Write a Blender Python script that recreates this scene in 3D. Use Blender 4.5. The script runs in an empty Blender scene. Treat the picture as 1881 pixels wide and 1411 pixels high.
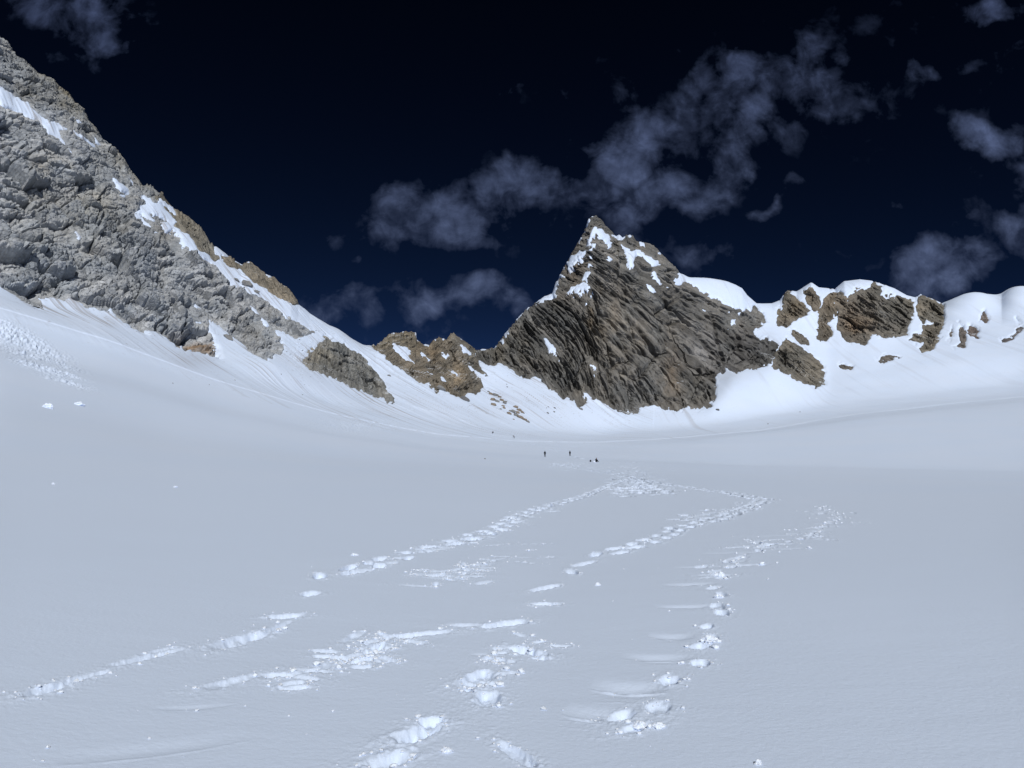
import bpy, math, random, time
import numpy as np
T0 = time.time()
R = math.radians
scene = bpy.context.scene
COL = scene.collection

# ------------------------------------------------------------------ camera
W0, H0, F0 = 1881.0, 1411.0, 1448.0        # size and focal length of the photograph in its own pixels
PITCH = R(8.0); CAMH = 1.6
cam_d = bpy.data.cameras.new('camera'); cam = bpy.data.objects.new('camera', cam_d); COL.objects.link(cam)
cam.location = (0, 0, CAMH); cam.rotation_euler = (R(90) + PITCH, 0, 0)
cam_d.sensor_width = 36.0; cam_d.lens = 36.0 * F0 / W0
cam_d.clip_start = 0.1; cam_d.clip_end = 20000
scene.camera = cam

# ------------------------------------------------------------------ light
SUN_EL, SUN_AZ = R(34), R(168)              # azimuth clockwise from +Y (the view direction)
sd_ = bpy.data.lights.new('sun', 'SUN'); sun = bpy.data.objects.new('sun', sd_); COL.objects.link(sun)
sd_.energy = 3.9; sd_.angle = R(0.53); sd_.color = (1.0, 0.985, 0.955)
sun.rotation_euler = (R(90) - SUN_EL, 0, R(180) - SUN_AZ)
scene.view_settings.view_transform = 'Standard'; scene.view_settings.look = 'None'
scene.view_settings.exposure = 0.0; scene.view_settings.gamma = 1.0

def link(nt, a, b): nt.links.new(a, b)
world = bpy.data.worlds.new("World"); scene.world = world; world.use_nodes = True
def build_world():
    nt = world.node_tree; nt.nodes.clear(); N = nt.nodes.new
    out = N('ShaderNodeOutputWorld'); bg = N('ShaderNodeBackground')
    sky = N('ShaderNodeTexSky'); sky.sky_type = 'NISHITA'; sky.sun_disc = False
    sky.sun_elevation = SUN_EL; sky.sun_rotation = SUN_AZ
    sky.altitude = 5600; sky.air_density = 0.15; sky.dust_density = 0.0; sky.ozone_density = 3.0
    tc = N('ShaderNodeTexCoord'); sep = N('ShaderNodeSeparateXYZ'); link(nt, tc.outputs['Generated'], sep.inputs[0])
    def m(op, a, b=None, clamp=False):
        n = N('ShaderNodeMath'); n.operation = op; n.use_clamp = clamp
        for i, v in enumerate((a, b)):
            if v is None: continue
            if isinstance(v, (int, float)): n.inputs[i].default_value = v
            else: link(nt, v, n.inputs[i])
        return n.outputs[0]
    # direction coordinates on a far cloud deck ahead: X = x/y, Z = z/y
    ysafe = m('MAXIMUM', sep.outputs[1], 0.05)
    X = m('DIVIDE', sep.outputs[0], ysafe); Z = m('DIVIDE', sep.outputs[2], ysafe)
    cmb = N('ShaderNodeCombineXYZ'); link(nt, X, cmb.inputs[0]); link(nt, Z, cmb.inputs[1])
    wn = N('ShaderNodeTexNoise'); wn.inputs['Scale'].default_value = 9; wn.inputs['Detail'].default_value = 5
    link(nt, cmb.outputs[0], wn.inputs['Vector'])
    sub = N('ShaderNodeVectorMath'); sub.operation = 'SUBTRACT'; link(nt, wn.outputs['Color'], sub.inputs[0]); sub.inputs[1].default_value = (.5, .5, .5)
    mad = N('ShaderNodeVectorMath'); mad.operation = 'MULTIPLY_ADD'; link(nt, sub.outputs[0], mad.inputs[0])
    mad.inputs[1].default_value = (.16, .16, 0); link(nt, cmb.outputs[0], mad.inputs[2])
    warped = mad.outputs[0]
    total = None
    for (px, py, rx, ry, ang, amp) in CLOUDS:
        cx, cz = sky_coord(px, py)
        mp = N('ShaderNodeMapping'); mp.vector_type = 'TEXTURE'
        mp.inputs['Location'].default_value = (cx, cz, 0); mp.inputs['Rotation'].default_value = (0, 0, R(ang))
        mp.inputs['Scale'].default_value = (rx / F0 * 1.1, ry / F0 * 1.1, 1)
        link(nt, warped, mp.inputs['Vector'])
        ln = N('ShaderNodeVectorMath'); ln.operation = 'LENGTH'; link(nt, mp.outputs[0], ln.inputs[0])
        r = N('ShaderNodeMapRange'); r.interpolation_type = 'SMOOTHERSTEP'
        link(nt, ln.outputs['Value'], r.inputs['Value'])
        r.inputs['From Min'].default_value = 2.1; r.inputs['From Max'].default_value = 0.0
        r.inputs['To Min'].default_value = 0.0; r.inputs['To Max'].default_value = amp
        total = r.outputs[0] if total is None else m('MAXIMUM', total, r.outputs[0])
    n1 = N('ShaderNodeTexNoise'); n1.inputs['Scale'].default_value = 15; n1.inputs['Detail'].default_value = 9
    n1.inputs['Roughness'].default_value = .58; n1.inputs['Distortion'].default_value = .25
    link(nt, cmb.outputs[0], n1.inputs['Vector'])
    r1 = N('ShaderNodeMapRange'); link(nt, n1.outputs['Fac'], r1.inputs['Value'])
    r1.inputs['From Min'].default_value = .34; r1.inputs['From Max'].default_value = .66
    n3 = N('ShaderNodeTexNoise'); n3.inputs['Scale'].default_value = 34; n3.inputs['Detail'].default_value = 8; n3.inputs['Roughness'].default_value = .62; n3.inputs['Distortion'].default_value = .6
    link(nt, cmb.outputs[0], n3.inputs['Vector'])
    det = m('MULTIPLY', m('SUBTRACT', n3.outputs['Fac'], .5), .42)
    nn = m('ADD', n1.outputs['Fac'], det)
    lo = m('SUBTRACT', .72, m('MULTIPLY', total, .50))
    dens = m('DIVIDE', m('SUBTRACT', nn, lo), .46, clamp=True)
    dens = m('MULTIPLY', dens, m('MINIMUM', m('MULTIPLY', total, 1.6), 1.0))
    front = m('GREATER_THAN', sep.outputs[1], 0.06)
    dens = m('MULTIPLY', dens, front)
    ramp = N('ShaderNodeValToRGB'); link(nt, dens, ramp.inputs[0])
    cr = ramp.color_ramp; cr.elements[0].position = 0; cr.elements[0].color = (0, 0, 0, 1)
    cr.elements[1].position = 1; cr.elements[1].color = (1, 1, 1, 1)
    e = cr.elements.new(.30); e.color = (.17, .17, .17, 1)
    e = cr.elements.new(.68); e.color = (.55, .55, .55, 1)
    # clouds are lit a little brighter and greyer towards the horizon
    elev = N('ShaderNodeMapRange'); link(nt, Z, elev.inputs['Value'])
    elev.inputs['From Min'].default_value = .12; elev.inputs['From Max'].default_value = .65
    cc = N('ShaderNodeMix'); cc.data_type = 'RGBA'; link(nt, elev.outputs[0], cc.inputs['Factor'])
    cc.inputs['A'].default_value = (1.9, 2.5, 4.4, 1); cc.inputs['B'].default_value = (1.25, 1.7, 3.4, 1)
    mix = N('ShaderNodeMix'); mix.data_type = 'RGBA'
    # polarised high altitude sky: deeper towards the zenith
    gm = N('ShaderNodeGamma'); gm.inputs['Gamma'].default_value = 2.0; link(nt, sky.outputs[0], gm.inputs[0])
    ms = N('ShaderNodeVectorMath'); ms.operation = 'MULTIPLY'; ms.inputs[1].default_value = (1.5, 1.1, .62); link(nt, gm.outputs[0], ms.inputs[0])
    link(nt, ramp.outputs[0], mix.inputs['Factor']); link(nt, ms.outputs[0], mix.inputs['A']); link(nt, cc.outputs['Result'], mix.inputs['B'])
    link(nt, mix.outputs['Result'], bg.inputs[0]); bg.inputs[1].default_value = 0.06
    link(nt, bg.outputs[0], out.inputs[0])

def ray(px, py):
    x = (np.asarray(px, float) - W0 / 2) / F0; y = (H0 / 2 - np.asarray(py, float)) / F0
    c, s = math.cos(PITCH), math.sin(PITCH)
    return x, c - y * s, s + y * c
def sky_coord(px, py):
    x, y, z = ray(px, py); return float(x / y), float(z / y)
def az_te(px, py):
    x, y, z = ray(px, py); return np.arctan2(x, y), z / np.hypot(x, y)
def project(X, Y, Z):
    c, s = math.cos(PITCH), math.sin(PITCH); Zc = Z - CAMH
    d = np.maximum(Y * c + Zc * s, 1e-3); u = -Y * s + Zc * c
    return W0 / 2 + F0 * X / d, H0 / 2 - F0 * u / d

# px, py, half length, half width, angle, density  (directions on the sky, as seen from the glacier)
CLOUDS = [(790,385,95,62,8,.95),(945,362,75,42,-8,.95),(860,405,70,30,0,.7),(1150,290,125,62,40,1.0),(1090,345,80,40,20,.95),
 (1230,350,120,50,28,.85),(1330,260,95,42,48,.95),(1410,200,70,45,60,.9),(1270,190,50,60,70,.6),(1330,140,55,72,80,.95),(1455,150,110,60,30,.75),(1490,90,70,40,30,.75),
 (1530,170,60,80,70,.62),(1400,370,40,14,10,.62),(1460,362,40,16,0,.6),(1470,235,50,60,50,.55),(1690,148,50,18,10,.72),
 (1810,110,60,18,25,.5),(1820,258,78,42,-10,.95),(1870,330,50,40,0,.62),(1865,420,40,55,70,.8),(1720,495,92,38,10,1.08),
 (1800,470,50,20,0,.55),(1840,20,60,28,0,.85),(1550,460,40,12,0,.4),(850,545,105,42,-5,.88),(930,560,70,28,-10,.7),
 (645,555,75,40,-8,.75),(780,550,40,30,0,.7),(700,590,60,16,0,.45),(610,400,30,26,-40,.5),(640,457,26,14,-20,.55),
 (385,420,30,14,-10,.42),(800,620,40,14,0,.62),(130,35,140,48,-14,.88),(215,20,70,30,0,.6),(150,105,26,50,20,.55),(90,122,50,16,0,.48),
 (930,195,48,20,35,.55),(1000,235,36,30,60,.45),(1005,290,22,26,0,.35),(1130,170,40,38,0,.45),(1035,148,18,12,0,.42),
 (1290,475,48,28,0,.62),(1320,490,34,12,0,.5),(1240,450,30,16,0,.42),(1645,372,18,14,0,.5),(1755,405,22,14,0,.45),(1600,495,50,14,20,.4),
 (1180,270,300,120,35,.40),(880,400,230,90,5,.36),(790,565,230,70,0,.38),(1810,330,120,220,0,.40),(1520,160,260,120,25,.40),(1280,470,160,50,10,.36),(1700,500,200,60,5,.38),
 (1565,105,30,30,0,.6),(1610,190,40,20,20,.4),(1240,450,30,40,0,.35),(1000,590,40,20,20,.35),(1560,225,50,20,0,.4)]
build_world()

# ------------------------------------------------------------------ numpy noise
def _h(ix, iy, iz, seed):
    n = (ix.astype(np.uint32) * np.uint32(374761393) + iy.astype(np.uint32) * np.uint32(668265263)
         + iz.astype(np.uint32) * np.uint32(2147483647 - 62089911) + np.uint32(seed * 1274126177 & 0xffffffff))
    n = (n ^ (n >> np.uint32(13))) * np.uint32(1274126177)
    n = (n ^ (n >> np.uint32(15))) * np.uint32(2246822519)
    return n ^ (n >> np.uint32(16))
def h01(ix, iy, iz, seed): return _h(ix, iy, iz, seed).astype(np.float32) * np.float32(1 / 4294967296.0)
def vnoise(x, y, z, seed=0):
    ix, iy, iz = np.floor(x).astype(np.int64), np.floor(y).astype(np.int64), np.floor(z).astype(np.int64)
    fx, fy, fz = (x - ix).astype(np.float32), (y - iy).astype(np.float32), (z - iz).astype(np.float32)
    fx = fx * fx * (3 - 2 * fx); fy = fy * fy * (3 - 2 * fy); fz = fz * fz * (3 - 2 * fz)
    r = []
    for dz in (0, 1):
        a = h01(ix, iy, iz + dz, seed) * (1 - fx) + h01(ix + 1, iy, iz + dz, seed) * fx
        b = h01(ix, iy + 1, iz + dz, seed) * (1 - fx) + h01(ix + 1, iy + 1, iz + dz, seed) * fx
        r.append(a * (1 - fy) + b * fy)
    return r[0] * (1 - fz) + r[1] * fz
def fbm(x, y, z, seed=0, octv=4, gain=.5, lac=2.03):
    s = 0; a = 1.0; t = 0
    for o in range(octv):
        s = s + a * (vnoise(x, y, z, seed + o * 7) * 2 - 1); t += a
        x, y, z = x * lac + 13.7, (y * .8 + z * .6) * lac + 5.1, (z * .8 - y * .6) * lac - 7.3
        a *= gain
    return s / t
def voro(q, seed):
    """3-D cells: distance to nearest and second nearest point, vector to the nearest point, three hashes of its cell"""
    c = np.floor(q).astype(np.int64)
    n = q.shape[0]
    F1 = np.full(n, 9., np.float32); F2 = np.full(n, 9., np.float32)
    V = np.zeros((n, 3), np.float32); K = np.zeros((n, 3), np.int64)
    for dx in (-1, 0, 1):
        for dy in (-1, 0, 1):
            for dz in (-1, 0, 1):
                a, b, d = c[:, 0] + dx, c[:, 1] + dy, c[:, 2] + dz
                hh = _h(a, b, d, seed)
                p = np.stack([a + (hh & np.uint32(1023)) / 1023. , b + ((hh >> np.uint32(10)) & np.uint32(1023)) / 1023.,
                              d + ((hh >> np.uint32(20)) & np.uint32(1023)) / 1023.], 1)
                v = (q - p).astype(np.float32); ds = np.sqrt((v * v).sum(1))
                near = ds < F1
                F2 = np.where(near, F1, np.minimum(F2, ds))
                F1 = np.where(near, ds, F1)
                V[near] = v[near]
                K[near] = np.stack([a[near], b[near], d[near]], 1)
    H = np.stack([h01(K[:, 0], K[:, 1], K[:, 2], seed + 31 + i) for i in range(4)], 1)
    return F1, F2, V, H
def sstep(x, a, b):
    t = np.clip((x - a) / (b - a), 0, 1); return t * t * (3 - 2 * t)

# ------------------------------------------------------------------ traced outlines (photograph pixels -> directions from the viewpoint)
def Z1(*p): return [(x * .24807, 50 + y * .24807) for x, y in p]
def Z2(*p): return [(x * .24807, 350 + y * .24807) for x, y in p]
def Z3(*p): return [(300 + x * .24807, 400 + y * .24807) for x, y in p]
def Z4(*p): return [(650 + x * .21265, 580 + y * .21265) for x, y in p]
def Z5(*p): return [(880 + x * .30303, 380 + y * .30303) for x, y in p]
def Z6(*p): return [(1381 + x * .28345, 480 + y * .28345) for x, y in p]

SKY_LEFT = [(-700,-420),(-300,-150),(-100,0)] + Z1((0,65),(50,100),(120,220),(200,280),(300,350),(390,380),(440,450),(520,510),(620,610),(655,690),(740,810),(850,900),(920,985),(960,1060),(1060,1180),(1140,1205),(1190,1250),(1280,1340)) \
  + Z2((1390,190),(1480,270),(1560,400),(1700,500)) + Z3((580,350),(640,330),(700,370),(740,410),(800,440),(880,495),(950,555),(1000,640),(1080,715),(1220,800),(1300,830),(1380,890),(1480,945)) \
  + Z4((100,260),(190,255))
SKY_MID = Z4((230,215),(330,150),(400,145),(450,135),(500,155),(535,140),(540,205),(590,245),(650,260),(700,205),(800,200),(850,170),(940,210),(1020,265),(1050,295),(1150,290))
SKY_PEAK = Z5((90,858),(150,780),(230,680),(300,610),(345,580),(400,545),(450,530),(462,480),(510,380),(570,270),(640,150),(665,75),(685,58),(710,52),(740,80),(800,150),(830,180),(850,168),(870,185),(915,168),(935,178),(950,208),(1020,218),(1060,235),(1110,290),(1160,340),(1215,400),(1270,430),(1330,430),(1400,435),(1500,455),(1550,478),(1590,500),(1620,540),(1680,590),(1720,590))
SKY_RIGHT = Z6((130,275),(180,255),(230,190),(290,200),(385,145),(430,175),(540,185),(600,135),(700,122),(800,135),(850,155),(920,180),(1000,225),(1060,240),(1095,215),(1180,250),(1240,280),(1300,255),(1400,215),(1450,207),(1530,220),(1600,225),(1680,180),(1740,170)) + [(1900,532),(1990,545),(2100,520),(2300,535),(2700,560)]
def with_d(pts, ds):
    xs, dd = zip(*ds)
    return [(x, y, float(np.interp(x, xs, dd))) for x, y in pts]
SKYLINE = with_d(SKY_LEFT + SKY_MID + SKY_PEAK + SKY_RIGHT,
   [(-700,600),(0,610),(300,585),(560,575),(690,595),(750,640),(870,690),(930,750),(1030,850),(1093,900),(1200,950),(1300,1010),(1400,1080),(1450,1130),(1570,1180),(1730,1240),(1900,1260),(2700,1150)])

# feature lines from the viewer outwards: (px, py, distance m); z comes from both
LINES = {
 'A':  [(-400,1040,10),(0,1066,10),(500,1078,10),(1000,1086,10),(1881,1088,10),(2300,1086,10)],
 'C':  [(-400,800,40),(0,832,40),(300,862,40),(600,884,40),(1000,899,40),(1400,905,40),(1881,908,40),(2300,905,40)],
 'C2': [(-400,700,112),(0,736,110),(300,803,110),(600,843,110),(1000,867,112),(1400,876,112),(1881,884,115),(2300,884,120)],
 'B': [(-400,575,185),(0,655,190),(150,692,192),(400,760,198),(600,800,202),(830,832,206),(1100,847,208),(1500,860,215),(1881,868,235),(2300,872,240)],
 'T': [(-400,550,240),(0,634,244),(200,684,245),(400,747,247),(600,793,249),(800,824,251),(1000,839,258),(1150,846,270),(1400,857,290),(1881,867,300),(2300,868,300)],
 'M': [(-400,495,268),(0,585,276),(200,647,284),(400,716,296),(600,770,312),(800,806,335),(950,820,350),(1100,824,372),(1250,812,430),(1400,795,490),(1600,766,560),(1881,738,620),(2300,715,620)],
 'M2': [(-400,472,276),(0,566,286),(200,627,296),(400,702,314),(600,758,336),(800,798,368),(950,812,395),(1100,814,425),(1250,805,510),(1400,789,590),(1600,758,690),(1881,728,790),(2300,703,790)],
 'U': [(-400,450,300),(0,548,312),(200,605,322),(400,682,346),(600,740,382),(800,775,425),(950,792,480),(1100,798,560),(1250,790,610),(1400,768,690),(1600,738,800),(1881,706,900),(2300,680,890)],
 'V': [(-400,430,325),(0,530,335),(80,562,342),(220,585,352),(300,620,360),(400,665,374),(500,672,392),(560,690,408),(620,715,422),(700,730,455),(800,728,500),(890,722,560),(960,715,590),(1039,735,600),(1160,760,640),(1300,756,680),(1345,705,750),(1420,675,810),(1520,705,870),(1700,660,960),(1881,645,1000),(2300,620,980)],
 'W': [(-400,150,440),(0,300,445),(150,400,450),(300,500,455),(450,590,468),(560,640,476),(620,665,486),(690,690,510),(800,678,570),(880,672,620),(960,640,690),(1040,590,740),(1100,560,745),(1200,610,790),(1300,660,850),(1350,640,890),(1420,610,960),(1520,620,1010),(1600,590,1060),(1730,600,1110),(1881,590,1130),(2300,580,1080)],
}
KNOTS = [('p', .5), ('p', 1.2), ('p', 2.4), ('p', 4.0), ('p', 6.3), 'A', ('p2', 20), 'C', 'C2', 'B', 'T', 'M', 'M2', 'U', 'V', 'W', 'S', 'E', 'F']
KI = {k: i for i, k in enumerate(KNOTS) if isinstance(k, str)}
TS = KI['S']; K = len(KNOTS)

TH = np.linspace(-math.pi, math.pi, 14401)          # table step 0.025 degree
def smooth(a, deg):
    n = max(1, int(deg / .025)); k = np.exp(-np.linspace(-2.2, 2.2, 2 * n + 1) ** 2); k /= k.sum()
    return np.convolve(np.pad(a, n, mode='wrap'), k, 'valid')
def line_table(pts, sm, back_g, back_r):
    p = np.array(pts, float); az, te = az_te(p[:, 0], p[:, 1]); o = np.argsort(az, kind='stable'); az, te, r = az[o], te[o], p[o, 2]
    g = te + CAMH / r                                # z over distance, ground under the camera = 0
    az = np.concatenate([[-math.pi, -R(95)], az, [R(95), math.pi]])
    g = np.concatenate([[back_g] * 2, g, [back_g] * 2]); r = np.concatenate([[back_r] * 2, r, [back_r] * 2])
    G, Rr = np.interp(TH, az, g), np.interp(TH, az, r)
    return smooth(G, sm), smooth(Rr, max(sm, .8))
G = np.zeros((K, TH.size)); RR = np.zeros((K, TH.size))
back = {'A': (-.01, 10), 'C': (-.03, 40), 'C2': (-.05, 100), 'B': (-.06, 200), 'T': (-.07, 260), 'M': (-.08, 340), 'M2': (-.08, 420), 'U': (-.08, 520), 'V': (-.07, 620), 'W': (-.06, 820)}
smd = {'A': 3, 'C': 3, 'C2': 3, 'B': 2.2, 'T': 2.2, 'M': 2.2, 'M2': 2, 'U': 1.6, 'V': .9, 'W': 1.0}
for k, nm in enumerate(KNOTS):
    if isinstance(nm, str) and nm in LINES: G[k], RR[k] = line_table(LINES[nm], smd[nm], *back[nm])
G[TS], RR[TS] = line_table(SKYLINE, .03, -.04, 1100)
_soft, _ = line_table(SKYLINE, .7, -.04, 1100)          # wind rounded snow crests
_px = W0 / 2 + F0 * np.tan(np.clip(TH, -1.2, 1.2))
_w = np.interp(_px, [560, 600, 660, 690, 1255, 1275, 1345, 1360, 1735, 1765], [0, .8, .8, 0, 0, .5, .5, 0, 0, 1])
G[TS] = G[TS] * (1 - _w) + _soft * _w
a = KI['A']
for k in range(a):
    RR[k] = KNOTS[k][1]; G[k] = G[a] * (RR[k] / 10) ** .25
k = a + 1; RR[k] = 20; G[k] = .55 * G[a] + .45 * G[a + 2]
RR[TS + 1] = RR[TS] * 1.22; G[TS + 1] = (G[TS] - .14) * .9
RR[TS + 2] = 6000; G[TS + 2] = -.02
for k in range(1, K): RR[k] = np.maximum(RR[k], RR[k - 1] * 1.015)

def pchip(Y, tq):
    """monotone cubic through rows of Y (knots 0..K-1) at parameters tq -> (len(tq), columns)"""
    d = np.diff(Y, axis=0); m = np.zeros_like(Y)
    s = (d[1:] * d[:-1]) > 0
    m[1:-1] = np.where(s, 2 * d[1:] * d[:-1] / np.where(s, d[1:] + d[:-1], 1), 0)
    m[0] = d[0]; m[-1] = d[-1]
    i = np.clip(np.floor(tq).astype(int), 0, Y.shape[0] - 2); u = (tq - i)[:, None]
    h00 = 2 * u**3 - 3 * u**2 + 1; h10 = u**3 - 2 * u**2 + u; h01_ = -2 * u**3 + 3 * u**2; h11 = u**3 - u**2
    return h00 * Y[i] + h10 * m[i] + h01_ * Y[i + 1] + h11 * m[i + 1]
def surface(th, tq):
    """bare terrain: rows tq, columns th -> X, Y, Z"""
    g = np.stack([np.interp(th, TH, G[k]) for k in range(K)]); lr = np.log(np.stack([np.interp(th, TH, RR[k]) for k in range(K)]))
    gq = pchip(g, tq); rq = np.exp(pchip(lr, tq))
    return rq * np.sin(th)[None], rq * np.cos(th)[None], gq * rq, rq
def normals(P):
    du = np.gradient(P, axis=1); dv = np.gradient(P, axis=0)
    n = np.cross(du, dv); return n / np.maximum(np.linalg.norm(n, axis=2, keepdims=True), 1e-9)
# inverse: picture direction -> terrain
_tt = np.concatenate([np.linspace(2, a + 4, 500, endpoint=False), np.linspace(a + 4, TS, 900)])
_th = np.linspace(R(-42), R(42), 1681)
_X, _Y, _Z, _Rq = surface(_th, _tt)
_E = np.maximum.accumulate((_Z - CAMH) / _Rq, axis=0)
def hit(px, py):
    az, te = az_te(px, py); az = float(az); te = float(te)
    c = int(np.clip(round((az - _th[0]) / (_th[1] - _th[0])), 0, _th.size - 1))
    i = int(np.clip(np.searchsorted(_E[:, c], te), 1, len(_tt) - 1))
    e0, e1 = _E[i - 1, c], _E[i, c]; f = 0 if e1 <= e0 else min(1, max(0, (te - e0) / (e1 - e0)))
    t = _tt[i - 1] + f * (_tt[i] - _tt[i - 1]); r = _Rq[i - 1, c] + f * (_Rq[i, c] - _Rq[i - 1, c])
    z = _Z[i - 1, c] + f * (_Z[i, c] - _Z[i - 1, c])
    return az, t, r, (r * math.sin(az), r * math.cos(az), z)
def ground_z(x, y):
    """height of the bare terrain under a world point"""
    az = math.atan2(x, y); r = math.hypot(x, y)
    c = int(np.clip(round((az - _th[0]) / (_th[1] - _th[0])), 0, _th.size - 1))
    return float(np.interp(r, _Rq[:, c], _Z[:, c]))

# ------------------------------------------------------------------ rock outlines
LEFT_ROCK = [(-420,430),(-700,-420),(-300,-150),(-100,0)] + Z1((0,60),(60,95),(130,215),(210,275),(310,345),(400,375),(450,445),(530,505),(630,605),(665,690),(750,805),(860,895),(930,980),(970,1055),(1070,1175),(1150,1200),(1200,1240),(1190,1275),(1170,1300),(1130,1290),(1060,1245),(1030,1240),(1060,1300),(1010,1370)) \
  + Z3((0,0),(90,90),(130,170),(200,245),(280,300),(400,380),(440,430),(520,520),(640,570),(700,590),(800,650),(900,730),(960,760),(1060,820),(1120,850),(1080,870),(980,895),(900,850),(830,830),(885,900),(885,980),(750,1060),(620,980),(560,900),(480,860),(400,780)) \
  + Z2((1570,990),(1600,1120),(1640,1250),(1430,1200),(1300,1160),(1240,1100),(1120,1050),(1085,1030),(1110,1085),(1000,1040),(870,950),(810,880),(800,900),(720,880),(640,860),(540,800),(520,790),(490,835),(400,800),(290,790),(340,880),(200,820),(80,740),(0,700)) + [(-100,500)]
LEFT_SNOW = [Z1((-200,330),(0,440),(80,490),(150,540),(210,565),(280,640),(350,690),(380,690),(500,750),(450,770),(470,830),(520,890),(580,950),(520,920),(440,850),(380,800),(330,760),(280,700),(200,660),(130,620),(60,600),(0,565),(-200,480)),
  Z1((810,1070),(860,1130),(920,1180),(1000,1240),(1060,1270),(1060,1300),(1000,1260),(940,1220),(880,1210),(850,1150)),
  Z1((1060,1240),(1130,1290),(1210,1350),(1160,1345),(1080,1300)), Z1((540,755),(600,800),(660,840),(715,890),(640,840),(560,805)),
  Z1((690,800),(720,850),(750,870),(715,855)), Z1((950,1110),(985,1160),(990,1190),(960,1160)),Z1((550,665),(600,690),(570,690)),
  Z2((985,160),(1050,200),(1100,250),(1160,305),(1205,320),(1150,310),(1080,260),(1020,205)), Z2((1050,120),(1100,180),(1150,225),(1130,240),(1060,200),(1045,150)),
  Z2((1190,225),(1260,255),(1330,300),(1340,330),(1260,290),(1210,250)), Z1((890,1240),(935,1260),(925,1270)), Z2((570,310),(620,360),(590,350)),
  Z2((1560,960),(1620,1090),(1610,1120),(1560,1030)), Z2((1430,950),(1500,970),(1450,975)), Z2((1445,840),(1490,870),(1460,862)),
  Z3((620,640),(700,700),(780,790),(740,770),(680,700)), Z3((590,470),(655,490),(720,560),(700,585),(650,545),(600,510))[:0],]
RIB1 = Z2((1185,1),(1310,120),(1390,185),(1490,265),(1570,395),(1585,470),(1620,490),(1600,530),(1540,480),(1480,440),(1440,380),(1400,340),(1340,290),(1300,260),(1330,240),(1260,180),(1210,100),(1150,60))
RIB1_SNOW = [Z2((1180,60),(1250,110),(1290,140),(1320,185),(1270,160),(1210,110))]
RIB2 = Z3((425,280),(500,300),(575,345),(640,325),(705,365),(745,405),(830,450),(885,490),(955,550),(1005,635),(1030,665),(960,640),(870,595),(760,530),(700,490),(640,450),(600,430),(560,400),(470,345),(430,310))
RIB2_SNOW = [Z3((745,410),(790,420),(820,455),(770,440)), Z3((560,380),(610,440),(590,430))]
BUTTRESS = Z3((450,440),(480,430),(520,520),(500,500)) 
OUTCROP = Z3((1030,1075),(1080,1010),(1150,940),(1210,885),(1260,890),(1340,930),(1360,960),(1450,990),(1490,1040),(1550,1110),(1590,1160),(1635,1220),(1640,1270),(1700,1320),(1690,1345),(1630,1335),(1540,1300),(1450,1275),(1370,1240),(1300,1200),(1230,1170),(1150,1140),(1080,1110))
OUTCROP_SNOW = [Z3((1230,895),(1290,905),(1320,925),(1260,910))]
BROWN = Z4((155,270),(200,250),(230,210),(330,145),(450,130),(535,135),(540,200),(590,240),(650,255),(700,200),(800,195),(850,165),(940,205),(1020,260),(1060,290),(1040,360),(1100,440),(1140,500),(1090,490),(980,425),(1040,500),(1100,560),(1150,630),(1060,660),(960,665),(960,710),(1000,750),(1000,765),(900,700),(810,660),(810,680),(700,650),(640,600),(560,580),(470,520),(380,450),(300,400),(265,370),(270,340),(200,300))
BROWN_SNOW = [Z4((345,245),(400,250),(440,260),(500,300),(500,330),(470,330),(500,380),(540,420),(480,390),(400,340),(350,300)), Z4((570,290),(610,330),(660,370),(600,350)), Z4((925,250),(950,260),(995,325),(960,315)),
  Z4((760,330),(810,340),(790,360)), Z4((725,485),(770,520),(820,575),(740,530)), Z4((830,475),(870,485),(910,520),(860,510)), Z4((560,455),(640,475),(700,515),(620,490)), Z4((650,590),(720,650),(800,650),(820,700),(700,640))]
PEAK = Z4((1045,290),(1150,283),(1210,280)) + Z5((100,850),(145,780),(225,675),(300,605),(345,575),(450,525),(462,475),(508,380),(568,268),(638,148),(663,72),(685,52),(712,46),(745,78),(805,148),(832,176),(850,162),(872,183),(915,162),(940,175),(955,204),(1020,214),(1065,232),(1114,286),(1165,336),(1215,395)) \
  + Z5((1240,440),(1290,470),(1340,510),(1400,540),(1480,575),(1560,615),(1640,625),(1680,600),(1720,640),(1740,690),(1670,760),(1700,800),(1770,800),(1820,830),(1780,900),(1770,940),(1700,970),(1620,990),(1560,1005),(1500,980),(1490,1010),(1450,1020),(1430,1100),(1440,1160),(1400,1210),(1340,1230),(1260,1225),(1200,1245),(1130,1225),(1060,1210),(960,1210),(950,1245),(880,1255),(820,1230),(760,1200),(700,1165),(640,1125),(660,1190),(600,1210),(580,1165),(520,1160),(470,1130),(440,1110),(400,1075),(350,1040),(320,1025),(290,1050),(240,1030),(200,990),(130,950),(100,975),(60,970)) + Z4((1225,455),(1150,430),(1060,380),(1030,345))
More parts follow.
